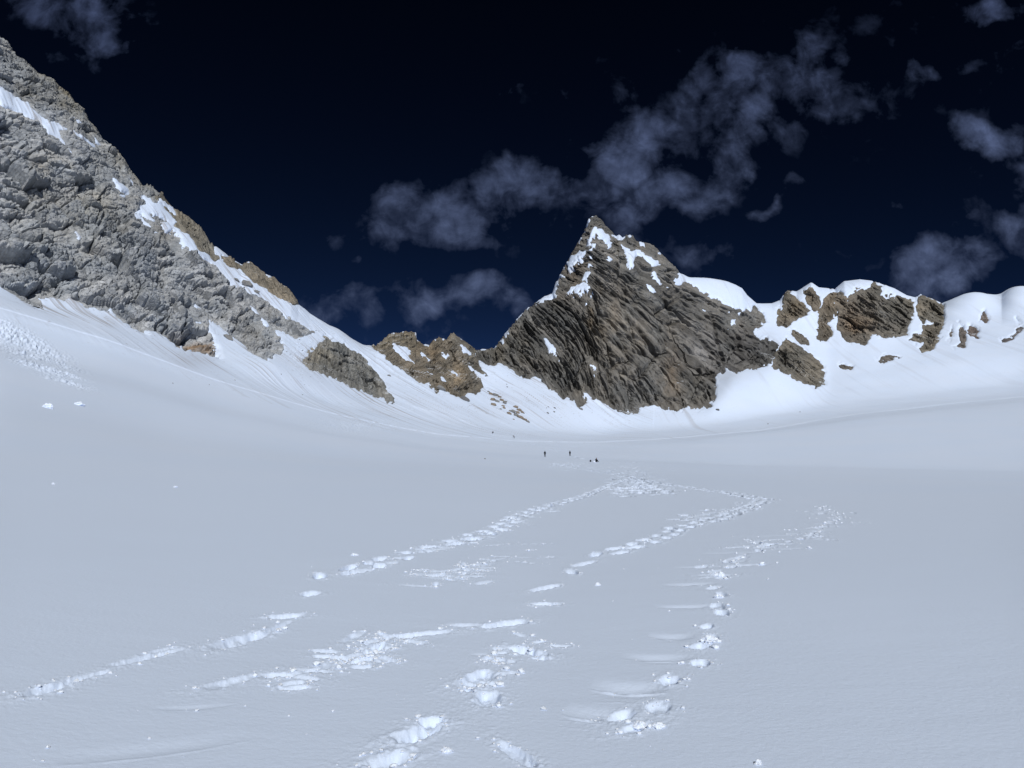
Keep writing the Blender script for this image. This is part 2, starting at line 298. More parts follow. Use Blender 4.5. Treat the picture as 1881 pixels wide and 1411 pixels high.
PEAK_SNOW = [Z5(*q) for q in (
  [(540,375),(540,335),(600,280),(650,240),(705,225),(640,265),(600,315),(560,352)], [(650,215),(690,150),(712,135),(700,180),(670,210)],
  [(720,140),(745,145),(770,170),(800,178),(802,245),(790,240),(775,205),(735,180)], [(580,522),(590,490),(630,455),(668,470),(640,495),(600,525)],
  [(525,525),(540,500),(578,482),(560,522)], [(345,582),(360,560),(400,545),(450,528),(475,528),(470,550),(400,567),(385,585)],
  [(625,455),(630,400),(680,355),(662,392),(642,430)], [(868,238),(900,250),(940,256),(1000,275),(1050,310),(1115,352),(1100,368),(1050,357),(1000,312),(960,285),(942,310),(938,362),(910,330),(893,280)],
  [(953,205),(1000,215),(1022,252),(980,240)], [(380,783),(420,820),(450,850),(482,890),(430,867),(398,820)], [(1008,455),(1040,487),(1078,522),(1035,508)],
  [(1335,605),(1387,632),(1350,627)], [(1525,685),(1550,680),(1557,717),(1525,712)], [(828,178),(850,163),(870,182),(862,197),(838,192)],
  [(788,148),(830,180),(812,182)], [(148,785),(187,738),(182,762),(160,787)], [(113,832),(152,800),(140,822)], [(678,955),(712,972),(690,972)],
  [(1060,370),(1082,412),(1112,470),(1148,487),(1108,482),(1072,430)], [(895,170),(915,163),(925,175),(905,180)],
  [(1195,465),(1215,395),(1240,440),(1250,462),(1220,477)], [(1100,285),(1118,296),(1108,294)],[(785,305),(812,325),(800,325)],[(1640,640),(1700,700),(1780,715),(1760,660)][:0])]
R_ROCKS = {
 'a': (Z6((190,240),(240,192),(290,230),(340,270),(380,320),(320,370),(270,400),(240,425),(165,420),(165,320),(185,280)), []),
 'b': (Z6((340,200),(380,172),(420,190),(435,250),(430,310),(390,310),(345,240)), []),
 'c': (Z6((450,280),(520,195),(550,192),(545,330),(520,380),(495,400),(520,470),(480,510),(415,495),(425,400),(430,330)), []),
 'd': (Z6((555,198),(590,192),(600,235),(660,215),(670,190),(760,165),(790,140),(845,152),(830,220),(900,250),(930,228),(1000,236),(1060,250),(1065,330),(1020,390),(990,470),(900,495),(830,480),(760,485),(720,530),(640,520),(590,490),(550,440),(560,350),(550,280)),
        [Z6((832,165),(850,200),(930,240),(880,245),(835,215))]),
 'e': (Z6((1070,228),(1100,220),(1150,240),(1240,285),(1250,370),(1235,440),(1190,560),(1100,590),(1060,550),(1110,520),(1020,510),(1040,470),(1110,480),(1100,410),(1080,370)), [Z6((1130,385),(1170,390),(1160,410),(1105,405))]),
 'f': (Z6((1490,320),(1510,315),(1530,355),(1520,400),(1475,405)), []), 'g': (Z6((1350,425),(1375,430),(1400,500),(1380,560),(1305,555),(1340,500)), []),
 'h': (Z6((1410,420),(1470,440),(1460,490),(1420,500),(1400,470)), []), 'i': (Z6((1265,515),(1305,440),(1300,475)), []),
 'j': (Z6((1610,510),(1690,470),(1740,430),(1757,440),(1720,490),(1650,525)), []), 'k': (Z6((1710,378),(1740,400),(1720,402)), []),
 'l': (Z6((130,690),(150,590),(220,495),(290,530),(380,600),(470,670),(465,790),(400,810),(340,780),(270,750),(200,710)), []),
 'm': (Z6((245,465),(300,447),(350,490),(362,527),(310,522),(270,495)), []), 'n': (Z6((545,668),(600,672),(672,690),(660,717),(600,712)), []),
 'o': (Z6((810,632),(870,613),(955,608),(900,652),(820,657)), []), 'p': (Z6((852,195),(880,200),(875,220),(855,215)), []),
 'q': (Z6((885,222),(915,210),(925,235),(895,240)), [])}

# signed distance rasters (positive inside rock), photograph pixels, step 2
GX0, GY0, GS = -440, -240, 2
gw, gh = int((2320 - GX0) / GS), int((1000 - GY0) / GS)
def poly_sd(poly, margin=60):
    P = np.array(poly, float); x0, y0 = P.min(0) - margin; x1, y1 = P.max(0) + margin
    i0, i1 = max(0, int((x0 - GX0) / GS)), min(gw, int((x1 - GX0) / GS) + 1); j0, j1 = max(0, int((y0 - GY0) / GS)), min(gh, int((y1 - GY0) / GS) + 1)
    X, Y = np.meshgrid(GX0 + np.arange(i0, i1) * GS, GY0 + np.arange(j0, j1) * GS)
    X = X.astype(np.float32); Y = Y.astype(np.float32)
    ins = np.zeros(X.shape, bool); dd = np.full(X.shape, 1e9, np.float32); Q = np.roll(P, -1, 0)
    for (ax, ay), (bx, by) in zip(P, Q):
        ex, ey = bx - ax, by - ay; L = ex * ex + ey * ey + 1e-9
        t = np.clip(((X - ax) * ex + (Y - ay) * ey) / L, 0, 1)
        dd = np.minimum(dd, (X - ax - t * ex) ** 2 + (Y - ay - t * ey) ** 2)
        if ay != by:
            ins ^= ((ay > Y) != (by > Y)) & (X < ax + (Y - ay) * ex / ey)
    out = np.full((gh, gw), -80., np.float32); d = np.sqrt(dd)
    out[j0:j1, i0:i1] = np.maximum(np.where(ins, d, -d), -80)
    return out
def rock_sd(poly, snows):
    s = poly_sd(poly)
    for q in snows:
        if q: s = np.minimum(s, -poly_sd(q, 70) - .5)
    return s
def samp(field, px, py):
    x = np.clip((px - GX0) / GS, 0, gw - 1.001); y = np.clip((py - GY0) / GS, 0, gh - 1.001)
    i, j = x.astype(int), y.astype(int); fx, fy = x - i, y - j
    return (field[j, i] * (1 - fx) + field[j, i + 1] * fx) * (1 - fy) + (field[j + 1, i] * (1 - fx) + field[j + 1, i + 1] * fx) * fy
SD = {'left': rock_sd(LEFT_ROCK, LEFT_SNOW), 'rib1': rock_sd(RIB1, RIB1_SNOW), 'rib2': rock_sd(RIB2, RIB2_SNOW),
      'outcrop': rock_sd(OUTCROP, OUTCROP_SNOW), 'brown': rock_sd(BROWN, BROWN_SNOW), 'peak': rock_sd(PEAK, PEAK_SNOW)}
for k_, (pl, sn) in R_ROCKS.items(): SD[k_] = rock_sd(pl, sn)
SD_ALL = np.maximum.reduce(list(SD.values()))
print('outlines', round(time.time() - T0, 1))

def picture_xy(X, Y, Z, rows_t, sky_row):
    """picture position of each terrain point; points over the crest follow on from the skyline"""
    px, py = project(X, Y, Z)
    over = rows_t > TS
    if over.any():
        base = py[sky_row]; n = np.arange(over.sum())[:, None] + 1
        tt = (rows_t[over] - TS)[:, None]
        py[over] = base[None] + 2 + 30 * tt; px[over] = px[sky_row][None]
    return px, py
def edge_noise(X, Y, Z, r):
    a_, b_ = X / r, Z / r; o = X * 0
    return fbm(a_ * 60, b_ * 60, o, 5, 3), fbm(a_ * 260, b_ * 260, o, 9, 3)
def warped_sd(field, px, py, X, Y, Z, r, n1, n2):
    """distance inside an outline, with a ragged natural edge"""
    a_, b_ = X / r, Z / r; o = X * 0; n3 = fbm(a_ * 110 + 7, b_ * 110, o, 15, 4, .65)
    s = samp(field, px + n1 * 5 + n2 * 4, py + n2 * 6 + n1 * 3)
    return s + n3 * 5.0 * np.exp(-(s / 11.) ** 2)
# ------------------------------------------------------------------ mesh helper
def grid_object(name, P, mat, colours=None, keep=None, flat=False, attrs=None):
    rows, cols = P.shape[:2]
    idx = np.arange(rows * cols, dtype=np.int32).reshape(rows, cols)
    q = np.stack([idx[:-1, :-1], idx[:-1, 1:], idx[1:, 1:], idx[1:, :-1]], -1).reshape(-1, 4)
    if keep is not None: q = q[keep.reshape(-1)]
    used = np.zeros(rows * cols, bool); used[q.ravel()] = True
    remap = np.cumsum(used) - 1; q = remap[q]; v = P.reshape(-1, 3)[used]
    me = bpy.data.meshes.new(name)
    me.vertices.add(len(v)); me.vertices.foreach_set('co', v.astype(np.float32).ravel())
    me.loops.add(q.size); me.loops.foreach_set('vertex_index', q.astype(np.int32).ravel())
    me.polygons.add(len(q)); me.polygons.foreach_set('loop_start', np.arange(0, q.size, 4, dtype=np.int32))
    me.polygons.foreach_set('loop_total', np.full(len(q), 4, np.int32))
    me.polygons.foreach_set('use_smooth', np.full(len(q), not flat, bool))
    me.update(calc_edges=True)
    for an, arr in (attrs or {}).items():
        a_ = me.attributes.new(an, 'FLOAT', 'POINT'); a_.data.foreach_set('value', arr.reshape(-1)[used].astype(np.float32))
    if colours is not None:
        a_ = me.attributes.new('tint', 'FLOAT_COLOR', 'POINT')
        c = np.concatenate([colours.reshape(-1, 3)[used], np.ones((used.sum(), 1))], 1)
        a_.data.foreach_set('color', c.astype(np.float32).ravel())
    me.materials.append(mat); o = bpy.data.objects.new(name, me); COL.objects.link(o)
    return o
def tag(o, label=None, cat=None, group=None, kind=None):
    if label: o['label'] = label
    if cat: o['category'] = cat
    if group: o['group'] = group
    if kind: o['kind'] = kind
    return o

# ------------------------------------------------------------------ materials
def new_mat(name):
    m = bpy.data.materials.new(name); m.use_nodes = True; nt = m.node_tree
    return m, nt, nt.nodes['Principled BSDF']
def snow_material():
    m, nt, b = new_mat('snow'); N = nt.nodes.new
    b.inputs['Roughness'].default_value = .62; b.inputs['Specular IOR Level'].default_value = .25
    at = N('ShaderNodeAttribute'); at.attribute_name = 'dirt'
    tc = N('ShaderNodeTexCoord')
    n0 = N('ShaderNodeTexNoise'); n0.inputs['Scale'].default_value = .035; n0.inputs['Detail'].default_value = 4; link(nt, tc.outputs['Object'], n0.inputs['Vector'])
    c0 = N('ShaderNodeMix'); c0.data_type = 'RGBA'; link(nt, n0.outputs['Fac'], c0.inputs['Factor'])
    c0.inputs['A'].default_value = (.60, .71, .90, 1); c0.inputs['B'].default_value = (.645, .73, .89, 1)
    mx = N('ShaderNodeMix'); mx.data_type = 'RGBA'; link(nt, at.outputs['Fac'], mx.inputs['Factor'])
    link(nt, c0.outputs['Result'], mx.inputs['A']); mx.inputs['B'].default_value = (.22, .18, .145, 1)
    link(nt, mx.outputs['Result'], b.inputs['Base Color'])
    n1 = N('ShaderNodeTexNoise'); n1.inputs['Scale'].default_value = 22; n1.inputs['Detail'].default_value = 6; n1.inputs['Roughness'].default_value = .65
    link(nt, tc.outputs['Object'], n1.inputs['Vector'])
    n2 = N('ShaderNodeTexNoise'); n2.inputs['Scale'].default_value = 1.6; n2.inputs['Detail'].default_value = 5
    mp = N('ShaderNodeMapping'); mp.inputs['Scale'].default_value = (.6, 1.6, 1); link(nt, tc.outputs['Object'], mp.inputs['Vector']); link(nt, mp.outputs[0], n2.inputs['Vector'])
    b1 = N('ShaderNodeBump'); b1.inputs['Strength'].default_value = .35; b1.inputs['Distance'].default_value = .012; link(nt, n1.outputs['Fac'], b1.inputs['Height'])
    b2 = N('ShaderNodeBump'); b2.inputs['Strength'].default_value = .12; b2.inputs['Distance'].default_value = .05; link(nt, n2.outputs['Fac'], b2.inputs['Height'])
    link(nt, b1.outputs[0], b2.inputs['Normal']); link(nt, b2.outputs[0], b.inputs['Normal'])
    return m
def rock_material(name, unit, rot, stretch, snowy, fine=1.0, mottle=.28):
    """unit = size in metres of the finest cracks"""
    m, nt, b = new_mat(name); N = nt.nodes.new
    b.inputs['Roughness'].default_value = .9; b.inputs['Specular IOR Level'].default_value = .15
    at = N('ShaderNodeAttribute'); at.attribute_name = 'tint'; tc = N('ShaderNodeTexCoord')
    mp = N('ShaderNodeMapping'); mp.inputs['Rotation'].default_value = rot; mp.inputs['Scale'].default_value = (1, 1 / stretch, 1)
    link(nt, tc.outputs['Object'], mp.inputs['Vector'])
    n1 = N('ShaderNodeTexNoise'); n1.inputs['Scale'].default_value = .35 / unit; n1.inputs['Detail'].default_value = 7; n1.inputs['Roughness'].default_value = .68; link(nt, mp.outputs[0], n1.inputs['Vector'])
    r1 = N('ShaderNodeMapRange'); link(nt, n1.outputs['Fac'], r1.inputs['Value']); r1.inputs['From Min'].default_value = .3; r1.inputs['From Max'].default_value = .7
    r1.inputs['To Min'].default_value = 1 - mottle; r1.inputs['To Max'].default_value = 1 + mottle
    ml = N('ShaderNodeMix'); ml.data_type = 'RGBA'; ml.blend_type = 'MULTIPLY'; ml.inputs['Factor'].default_value = 1
    link(nt, at.outputs['Color'], ml.inputs['A'])
    cb = N('ShaderNodeCombineColor'); [link(nt, r1.outputs[0], cb.inputs[i]) for i in range(3)]; link(nt, cb.outputs[0], ml.inputs['B'])
    # bump: fine cracked facets
    v = N('ShaderNodeTexVoronoi'); v.feature = 'DISTANCE_TO_EDGE'; v.inputs['Scale'].default_value = .45 / unit
    v2 = N('ShaderNodeTexVoronoi'); v2.feature = 'F1'; v2.inputs['Scale'].default_value = .8 / unit
    w = N('ShaderNodeMix'); w.data_type = 'VECTOR'; w.inputs['Factor'].default_value = .12 * unit
    link(nt, mp.outputs[0], w.inputs['A'])
    nz = N('ShaderNodeTexNoise'); nz.inputs['Scale'].default_value = .5 / unit; link(nt, mp.outputs[0], nz.inputs['Vector'])
    ad = N('ShaderNodeVectorMath'); ad.operation = 'MULTIPLY_ADD'; link(nt, nz.outputs['Color'], ad.inputs[0]); ad.inputs[1].default_value = (1.4 * unit,) * 3; link(nt, mp.outputs[0], ad.inputs[2])
    link(nt, ad.outputs[0], v.inputs['Vector']); link(nt, ad.outputs[0], v2.inputs['Vector'])
    cl = N('ShaderNodeMapRange'); link(nt, v.outputs['Distance'], cl.inputs['Value']); cl.inputs['From Max'].default_value = .09
    b1 = N('ShaderNodeBump'); b1.inputs['Strength'].default_value = .5; b1.inputs['Distance'].default_value = .5 * unit; link(nt, cl.outputs[0], b1.inputs['Height'])
    b2 = N('ShaderNodeBump'); b2.inputs['Strength'].default_value = .25 * fine; b2.inputs['Distance'].default_value = .8 * unit; link(nt, v2.outputs['Distance'], b2.inputs['Height']); link(nt, b1.outputs[0], b2.inputs['Normal'])
    b3 = N('ShaderNodeBump'); b3.inputs['Strength'].default_value = .22 * fine; b3.inputs['Distance'].default_value = .8 * unit; link(nt, n1.outputs['Fac'], b3.inputs['Height']); link(nt, b2.outputs[0], b3.inputs['Normal'])
    link(nt, b3.outputs[0], b.inputs['Normal'])
    # snow dust on ledges
    ge = N('ShaderNodeNewGeometry'); sp = N('ShaderNodeSeparateXYZ'); link(nt, ge.outputs['True Normal'], sp.inputs[0])
    rz = N('ShaderNodeMapRange'); link(nt, sp.outputs[2], rz.inputs['Value']); rz.inputs['From Min'].default_value = .88; rz.inputs['From Max'].default_value = .97
    ns = N('ShaderNodeTexNoise'); ns.inputs['Scale'].default_value = .06 / unit; ns.inputs['Detail'].default_value = 3; link(nt, tc.outputs['Object'], ns.inputs['Vector'])
    rs = N('ShaderNodeMapRange'); link(nt, ns.outputs['Fac'], rs.inputs['Value']); rs.inputs['From Min'].default_value = .62 - .2 * snowy; rs.inputs['From Max'].default_value = .70 - .2 * snowy
    mu = N('ShaderNodeMath'); mu.operation = 'MULTIPLY'; link(nt, rz.outputs[0], mu.inputs[0]); link(nt, rs.outputs[0], mu.inputs[1])
    fx = N('ShaderNodeMix'); fx.data_type = 'RGBA'; link(nt, mu.outputs[0], fx.inputs['Factor']); link(nt, ml.outputs['Result'], fx.inputs['A']); fx.inputs['B'].default_value = (.72, .78, .88, 1)
    link(nt, fx.outputs['Result'], b.inputs['Base Color'])
    return m
SNOW = snow_material()

# ------------------------------------------------------------------ snow field: one sheet from under the camera to behind the skyline
def snow_rows():
    seg = []
    def add(a_, b_, n): seg.append(np.linspace(a_, b_, n, endpoint=False))
    add(0, 3, 6); add(3, 4, 170); add(4, 5, 150); add(5, 6, 140); add(6, 7, 90)
    add(7, 8, 230); add(8, 9, 170); add(9, 10, 40); add(10, 11, 40); add(11, 12, 22); add(12, 13, 40); add(13, 14, 60)
    add(14, 15, 170); add(15, 16, 190); add(16, 17, 14); seg.append(np.array([17., 18.]))
    return np.concatenate(seg)
FEAT = []          # (kind, x, y, dir, length, width, depth, seed)
def track(pts, step, L, Wd, dep, side=.12, jitter=.25, seed=1, kind='hole', every=1.0):
    rnd = random.Random(seed); W_ = [hit(*p)[3] for p in pts]
    for (x0, y0, _), (x1, y1, _) in zip(W_[:-1], W_[1:]):
        d = math.hypot(x1 - x0, y1 - y0); n = max(1, int(round(d / step))); a_ = math.atan2(y1 - y0, x1 - x0)
        for i in range(n):
            if rnd.random() > every: continue
            f = (i + .5) / n + rnd.uniform(-.2, .2) / n; s = side * (1 if (len(FEAT) % 2) else -1)
            FEAT.append((kind, x0 + (x1 - x0) * f - s * math.sin(a_) + rnd.gauss(0, .03), y0 + (y1 - y0) * f + s * math.cos(a_) + rnd.gauss(0, .03),
                         a_ + rnd.gauss(0, jitter), L * rnd.uniform(.8, 1.3), Wd * rnd.uniform(.8, 1.25), dep * rnd.uniform(.6, 1.2), rnd.randrange(9999)))
def single(px, py, ang, L, Wd, dep, kind='hole', seed=3):
    _, _, r_, (x, y, _) = hit(px, py); h = L * F0 / r_ * .5; c_, s_ = math.cos(R(ang)) * h, math.sin(R(ang)) * h
    a_, b_ = hit(px - c_, py + s_)[3], hit(px + c_, py - s_)[3]; dx, dy = b_[0] - a_[0], b_[1] - a_[1]
    FEAT.append((kind, (a_[0] + b_[0]) / 2, (a_[1] + b_[1]) / 2, math.atan2(dy, dx) if kind == 'hole' else R(ang), min(math.hypot(dx, dy), L * 1.35) if kind == 'hole' else L, Wd if kind == 'hole' else Wd * 2.2, dep * (.50 if kind == 'hole' else .7), seed))
# near prints of the main trail, one by one
for i, q in enumerate([(715,1398,20,.24,.15,.12),(768,1348,22,.30,.15,.17),(795,1325,10,.16,.13,.14),(872,1250,35,.38,.20,.10),(897,1285,75,.26,.18,.14),
    (965,1196,-12,.34,.17,.26),(930,1146,10,.44,.17,.16),(1000,1080,12,.42,.14,.14),(998,1109,0,.34,.17,.17),(1052,1052,-50,.34,.17,.16),(1072,1036,15,.5,.17,.15),
    (568,1092,20,.22,.20,.14),(524,1133,5,.42,.18,.15),(440,1178,18,.55,.20,.14),(500,1158,25,.5,.08,.07),(270,1210,14,.58,.10,.07),(75,1272,16,.34,.13,.10),(120,1258,18,.36,.09,.06),(165,1245,15,.34,.06,.05),(300,1196,12,.3,.05,.04),
    (425,1255,15,.42,.12,.06),(508,1243,5,.24,.12,.08),(560,1236,12,.40,.05,.04),(950,1385,-35,.30,.10,.08)]):
    single(*q, seed=20 + i)
track([(760,1160),(830,1158),(905,1150)], .42, .40, .12, .05, seed=4); track([(650,1195),(700,1165),(760,1160)], .35, .42, .11, .05, seed=5)
track([(590,1066),(640,1050),(700,1035),(765,1015),(830,998)], .50, .42, .17, .13, seed=6)
track([(830,998),(885,984),(930,965),(960,945),(1000,932),(1045,920),(1078,910),(1105,898),(1130,888),(1150,880)], .55, .5, .28, .2, seed=7)
track([(1095,1025),(1130,1012),(1180,1000),(1225,984),(1250,970),(1300,960),(1345,944),(1380,930),(1402,918)], .42, .42, .20, .12, side=.16, seed=8)
track([(1400,918),(1350,908),(1270,897),(1200,888),(1165,879)], .50, .6, .3, .2, side=.3, seed=9)
track([(1180,886),(1160,877),(1110,868),(1050,859),(1028,855),(1060,851),(1090,849)], .55, .6, .3, .2, side=.3, seed=10)
def scatter(pts, n, sx, sy, L, Wd, dep, seed):
    rnd = random.Random(seed)
    for _ in range(n):
        k_ = rnd.uniform(0, len(pts) - 1.001); i = int(k_); f = k_ - i
        px, py = pts[i][0] * (1 - f) + pts[i + 1][0] * f + rnd.gauss(0, sx), pts[i][1] * (1 - f) + pts[i + 1][1] * f + rnd.gauss(0, sy)
        x, y, _z = hit(px, max(py, 850.5))[3]; FEAT.append(('hole', x, y, rnd.gauss(.2, .7), L * rnd.uniform(.6, 1.5), Wd * rnd.uniform(.7, 1.3), dep * rnd.uniform(.5, 1.2), rnd.randrange(9999)))
scatter([(1185,902),(1170,880),(1140,852)], 300, 24, 6, .9, .5, .24, 11)
scatter([(1120,868),(1050,858),(1040,853)], 150, 18, 2.5, .8, .45, .22, 12)
scatter([(1250,955),(1330,940),(1400,920)], 26, 16, 5, .4, .2, .09, 61); scatter([(940,960),(1060,915),(1150,882)], 22, 14, 4, .4, .2, .08, 62)
scatter([(1490,990),(1530,955),(1500,930)], 22, 22, 8, .5, .12, .035, 63); scatter([(1300,1060),(1380,1010),(1460,985)], 22, 26, 8, .4, .12, .035, 64)
scatter([(780,1075),(870,1040),(980,1020)], 26, 30, 9, .35, .10, .03, 65); scatter([(560,1250),(660,1200),(780,1165)], 26, 30, 10, .22, .08, .03, 66)
scatter([(650,1060),(800,1010),(930,970)], 18, 16, 6, .3, .14, .06, 67); scatter([(860,1260),(900,1240),(930,1180),(1000,1210)], 18, 28, 12, .14, .07, .03, 68)
track([(770,1080),(800,1065),(860,1045),(900,1035)], .7, .30, .10, .04, seed=13); track([(800,1050),(870,1038),(930,1030),(1005,1033)], .45, .55, .05, .035, seed=14)
track([(900,1005),(960,1000),(1010,997)], .7, .8, .05, .03, seed=15); track([(940,970),(1020,962),(1090,940)], 1.2, .9, .05, .03, seed=16, every=.6)
# right trail: small crumbly pushes on its right edge, lens shaped sweeps on its left
track([(1130,1340),(1160,1330),(1178,1305),(1215,1272),(1245,1238),(1282,1200),(1303,1180),(1308,1162),(1322,1138),(1316,1100),(1322,1060),(1335,1038),(1385,1015),(1430,1000),(1482,990),(1502,975),(1532,955),(1542,944),(1500,930)], .55, .22, .12, .05, side=.04, seed=17)
for q in [(1165,1255,-16,.58,.17,.07),(1105,1302,-22,.46,.15,.05),(1213,1203,-12,.62,.12,.05),(1262,1112,-9,.70,.10,.05),(1238,1165,-18,.44,.12,.05),(1268,1072,-4,.75,.09,.045),
          (1290,1042,-11,.9,.10,.04),(1350,1016,-6,1.2,.11,.035),(1430,985,-3,1.4,.10,.04),(1505,943,-5,1.3,.14,.035)]:
    single(*q, kind='sweep', seed=int(q[0]))
for q in [(250,1385,35,1.1,.12,.018),(880,1200,20,.2,.05,.02),(350,1300,25,.5,.05,.015)]: single(*q, kind='sweep', seed=int(q[0]))

SNOWTAB = {}
def snow_z(x, y):
    """height of the finished snow under a world point"""
    th, r, z = SNOWTAB['th'], SNOWTAB['r'], SNOWTAB['z']; az = math.atan2(x, y); rr = math.hypot(x, y)
    c = int(np.clip(np.searchsorted(th, az), 1, th.size - 1)); 
    if az - th[c - 1] < th[c] - az: c -= 1
    return float(np.interp(rr, r[:, c], z[:, c]))
def build_snow():
    fine = np.linspace(R(-36.5), R(36.5), 1500)
    th = np.concatenate([np.linspace(-math.pi, R(-80), 26, endpoint=False), np.linspace(R(-80), R(-44), 50, endpoint=False), np.linspace(R(-44), R(-36.5), 70, endpoint=False), fine,
                         np.linspace(R(36.5), R(44), 70)[1:], np.linspace(R(44), R(80), 50)[1:], np.linspace(R(80), math.pi, 27)[1:]])
    t = snow_rows(); X, Y, Z, r = surface(th, t); P = np.stack([X, Y, Z], -1)
    sky_row = int(np.argmin(np.abs(t - TS))); px, py = picture_xy(X.copy(), Y.copy(), Z.copy(), t, sky_row)
    Nn = normals(P); Nn[:, :1] = Nn[:, -1:]
    if Nn[200, 700, 2] < 0: Nn = -Nn
    slope_t = np.clip((t - 9) / 4, 0, 1)[:, None]                         # 0 in the near field, 1 on the slopes
    # broad drifts and wind ripples
    nf = fbm(X / 9, Y / 14, X * 0, 3, 3) * .05 * np.clip(r / 12, 0, 1) + fbm(X / 1.4, Y / 2.0, X * 0, 8, 3) * .006 * np.clip(r / 4, 0, 1)
    nf = nf * (1 - slope_t)
    big = fbm(X / 60, Y / 60, Z / 60, 11, 3) * 1.2 * slope_t
    # runnels down the fall line
    wl = sstep(t, 10.4, 12.4)[:, None] * (1 - sstep(t, 16, 16.3)[:, None])
    s0 = slice(int(np.searchsorted(t, 9.5)), None)
    fall = lambda X, Y, Z, dx, dy, sc: (X * dy - Y * dx) / sc            # coordinate across the fall direction
    th2 = th[None] * np.ones_like(r)
    rightness = sstep(px, 900, 1500)
    across = np.zeros_like(r); along = np.zeros_like(r)
    # left bowl drains to lower right and towards the camera, right headwall drains to the camera
    ca = np.cos(R(-38)); sa = np.sin(R(-38))
    across[s0] = np.where(rightness[s0] < .5, X[s0] * .62 + Y[s0] * .78, X[s0]); along[s0] = Z[s0]
    scl = np.where(rightness > .5, 4.0, 1.3); runn = np.zeros_like(r); runn[s0] = fbm(across[s0] / 3.2 / scl[s0], along[s0] / 60 / scl[s0], rightness[s0] * 3, 17, 3, .55)
    runf = np.zeros_like(r); runf[s0] = fbm(across[s0] / scl[s0], along[s0] / 14 / scl[s0], rightness[s0] * 3, 23, 3, .6)
    msk = wl * np.clip(1.25 - .75 * rightness, 0, 1) * (.35 + .9 * sstep(fbm(X / 48, Y / 48, Z / 48, 19, 2), -.3, .4))
    big = big + (runn * .30 + runf * .30) * msk * np.clip(r / 500, .4, 1.2)
    # fluted cornice faces at the right
    fl = sstep(px, 1690, 1760) * sstep(t, 14.6, 15.3)[:, None] * (1 - sstep(t, 15.93, 16)[:, None])
    for (p0, p1, am) in ((1728, 1840, 5), (1840, 1945, 6), (1945, 2060, 6)):
        uu = np.clip((px - p0) / (p1 - p0), 0, 1); big = big + am * np.sin(np.pi * np.clip(uu, 0, 1) ** .7) ** 1.4 * sstep(t, 14.7, 15.6)[:, None] * (1 - .75 * sstep(t, 15.75, 16.0)[:, None])
    big = big + fbm(X / 26, Z / 500, X * 0, 31, 2) * 1.8 * sstep(px, 1430, 1500) * sstep(t, 14.2, 14.9)[:, None] * (1 - sstep(t, 15.9, 16)[:, None])
    # avalanche debris, far left, and broken surface below the rock walls
    av_n = fbm(X / 7, Y / 7, Z / 7, 44, 3); e1 = ((px - 40) * .86 + (py - 635) * .5) / 120; e2 = (-(px - 40) * .5 + (py - 635) * .86) / 26
    av = np.clip(np.exp(-(e1 ** 2)) * np.exp(-(e2 ** 2)) * (1 + 1.6 * av_n) - .12, 0, 1) * (t[:, None] > 7) * (px > -160)
    e3 = np.exp(-(((px - 660) / 70) ** 2) - (((py - 783) / 14) ** 2)) * .5 + np.exp(-(((px - 560) / 45) ** 2) - (((py - 650) / 35) ** 2)) * .5 + np.exp(-(((px - 960) / 40) ** 2) - (((py - 800) / 5) ** 2)) * .4
    rough = np.clip(av + e3, 0, 1); m = rough > .01
    rb = np.zeros_like(r); rb[m] = np.abs(fbm(X[m] / .9, Y[m] / .9, Z[m] / .9, 41, 4, .65)) * 2.2 - .3
    big = big + rb * rough * 1.2
    # rock sinks it, bare rim
    n1, n2 = edge_noise(X, Y, Z, r)
    sd = warped_sd(SD_ALL, px, py, X, Y, Z, r, n1, n2)
    sd = np.where(t[:, None] > 12, sd, -80)
    pxw = r / F0
    off = np.where(sd > 0, -np.minimum(sd * 1.5, 34) * pxw, np.minimum(-sd * .35, 1.2) * pxw) * (t[:, None] > 12)
    P += Nn * (off + big)[..., None]; P[..., 2] += nf
    # dirt: grit melting out in streaks under the walls
    dirt = np.zeros_like(r); near_rock = np.exp(-np.maximum(-sd, 0) / 70.) * (t[:, None] > 11)
    patch = fbm(X / 35, Y / 35, Z / 35, 57, 3)
    st = sstep(runf * .75 + runn * .25 + patch * .25, .14, .50)
    dirt = st * near_rock * np.clip(1.1 - rightness * .85, .1, 1) * .62
    for (cx, cy, sx, sy, am) in ((350,665,35,16,.35),(205,590,18,14,.4),(600,672,40,22,.22),(560,655,26,26,.2),(1010,735,90,35,.16),(690,650,20,18,.1),(450,560,60,20,.14),(1340,690,20,20,.18)):
        dirt += am * np.exp(-((px - cx) / sx) ** 2 - ((py - cy) / sy) ** 2) * (.55 + .8 * runf) * (t[:, None] > 12)
    spk = fbm(X / 1.2, Y / 1.2, Z / 1.2, 71, 2); dirt += sstep(spk, .52, .66) * near_rock * .5 * (1 - rightness * .7)
    # long soft groove of the far trail down the left slope and over to the two walkers
    tl = [(655,690),(760,745),(860,775),(905,800),(945,806),(1000,822),(1050,838),(1075,845)]
    pp = np.interp(px, [q[0] for q in tl], [q[1] for q in tl]); g_ = np.exp(-((py - pp) / 1.6) ** 2) * sstep(px, 640, 800) * (px < 1080) * (t[:, None] > 9.6)
    P[..., 2] += g_ * (.20 + .5 * fbm(X / 1.2, Y / 1.2, Z * 0, 77, 3))
    dirt = np.clip(dirt, 0, .85); dirt[t < 10.5] *= .3
    # footprints
    tr = np.array([th.searchsorted(R(-36.5)), th.searchsorted(R(36.5))])
    mid = th.size // 2; rmid = r[:, mid]
    churn_all = np.zeros_like(r)
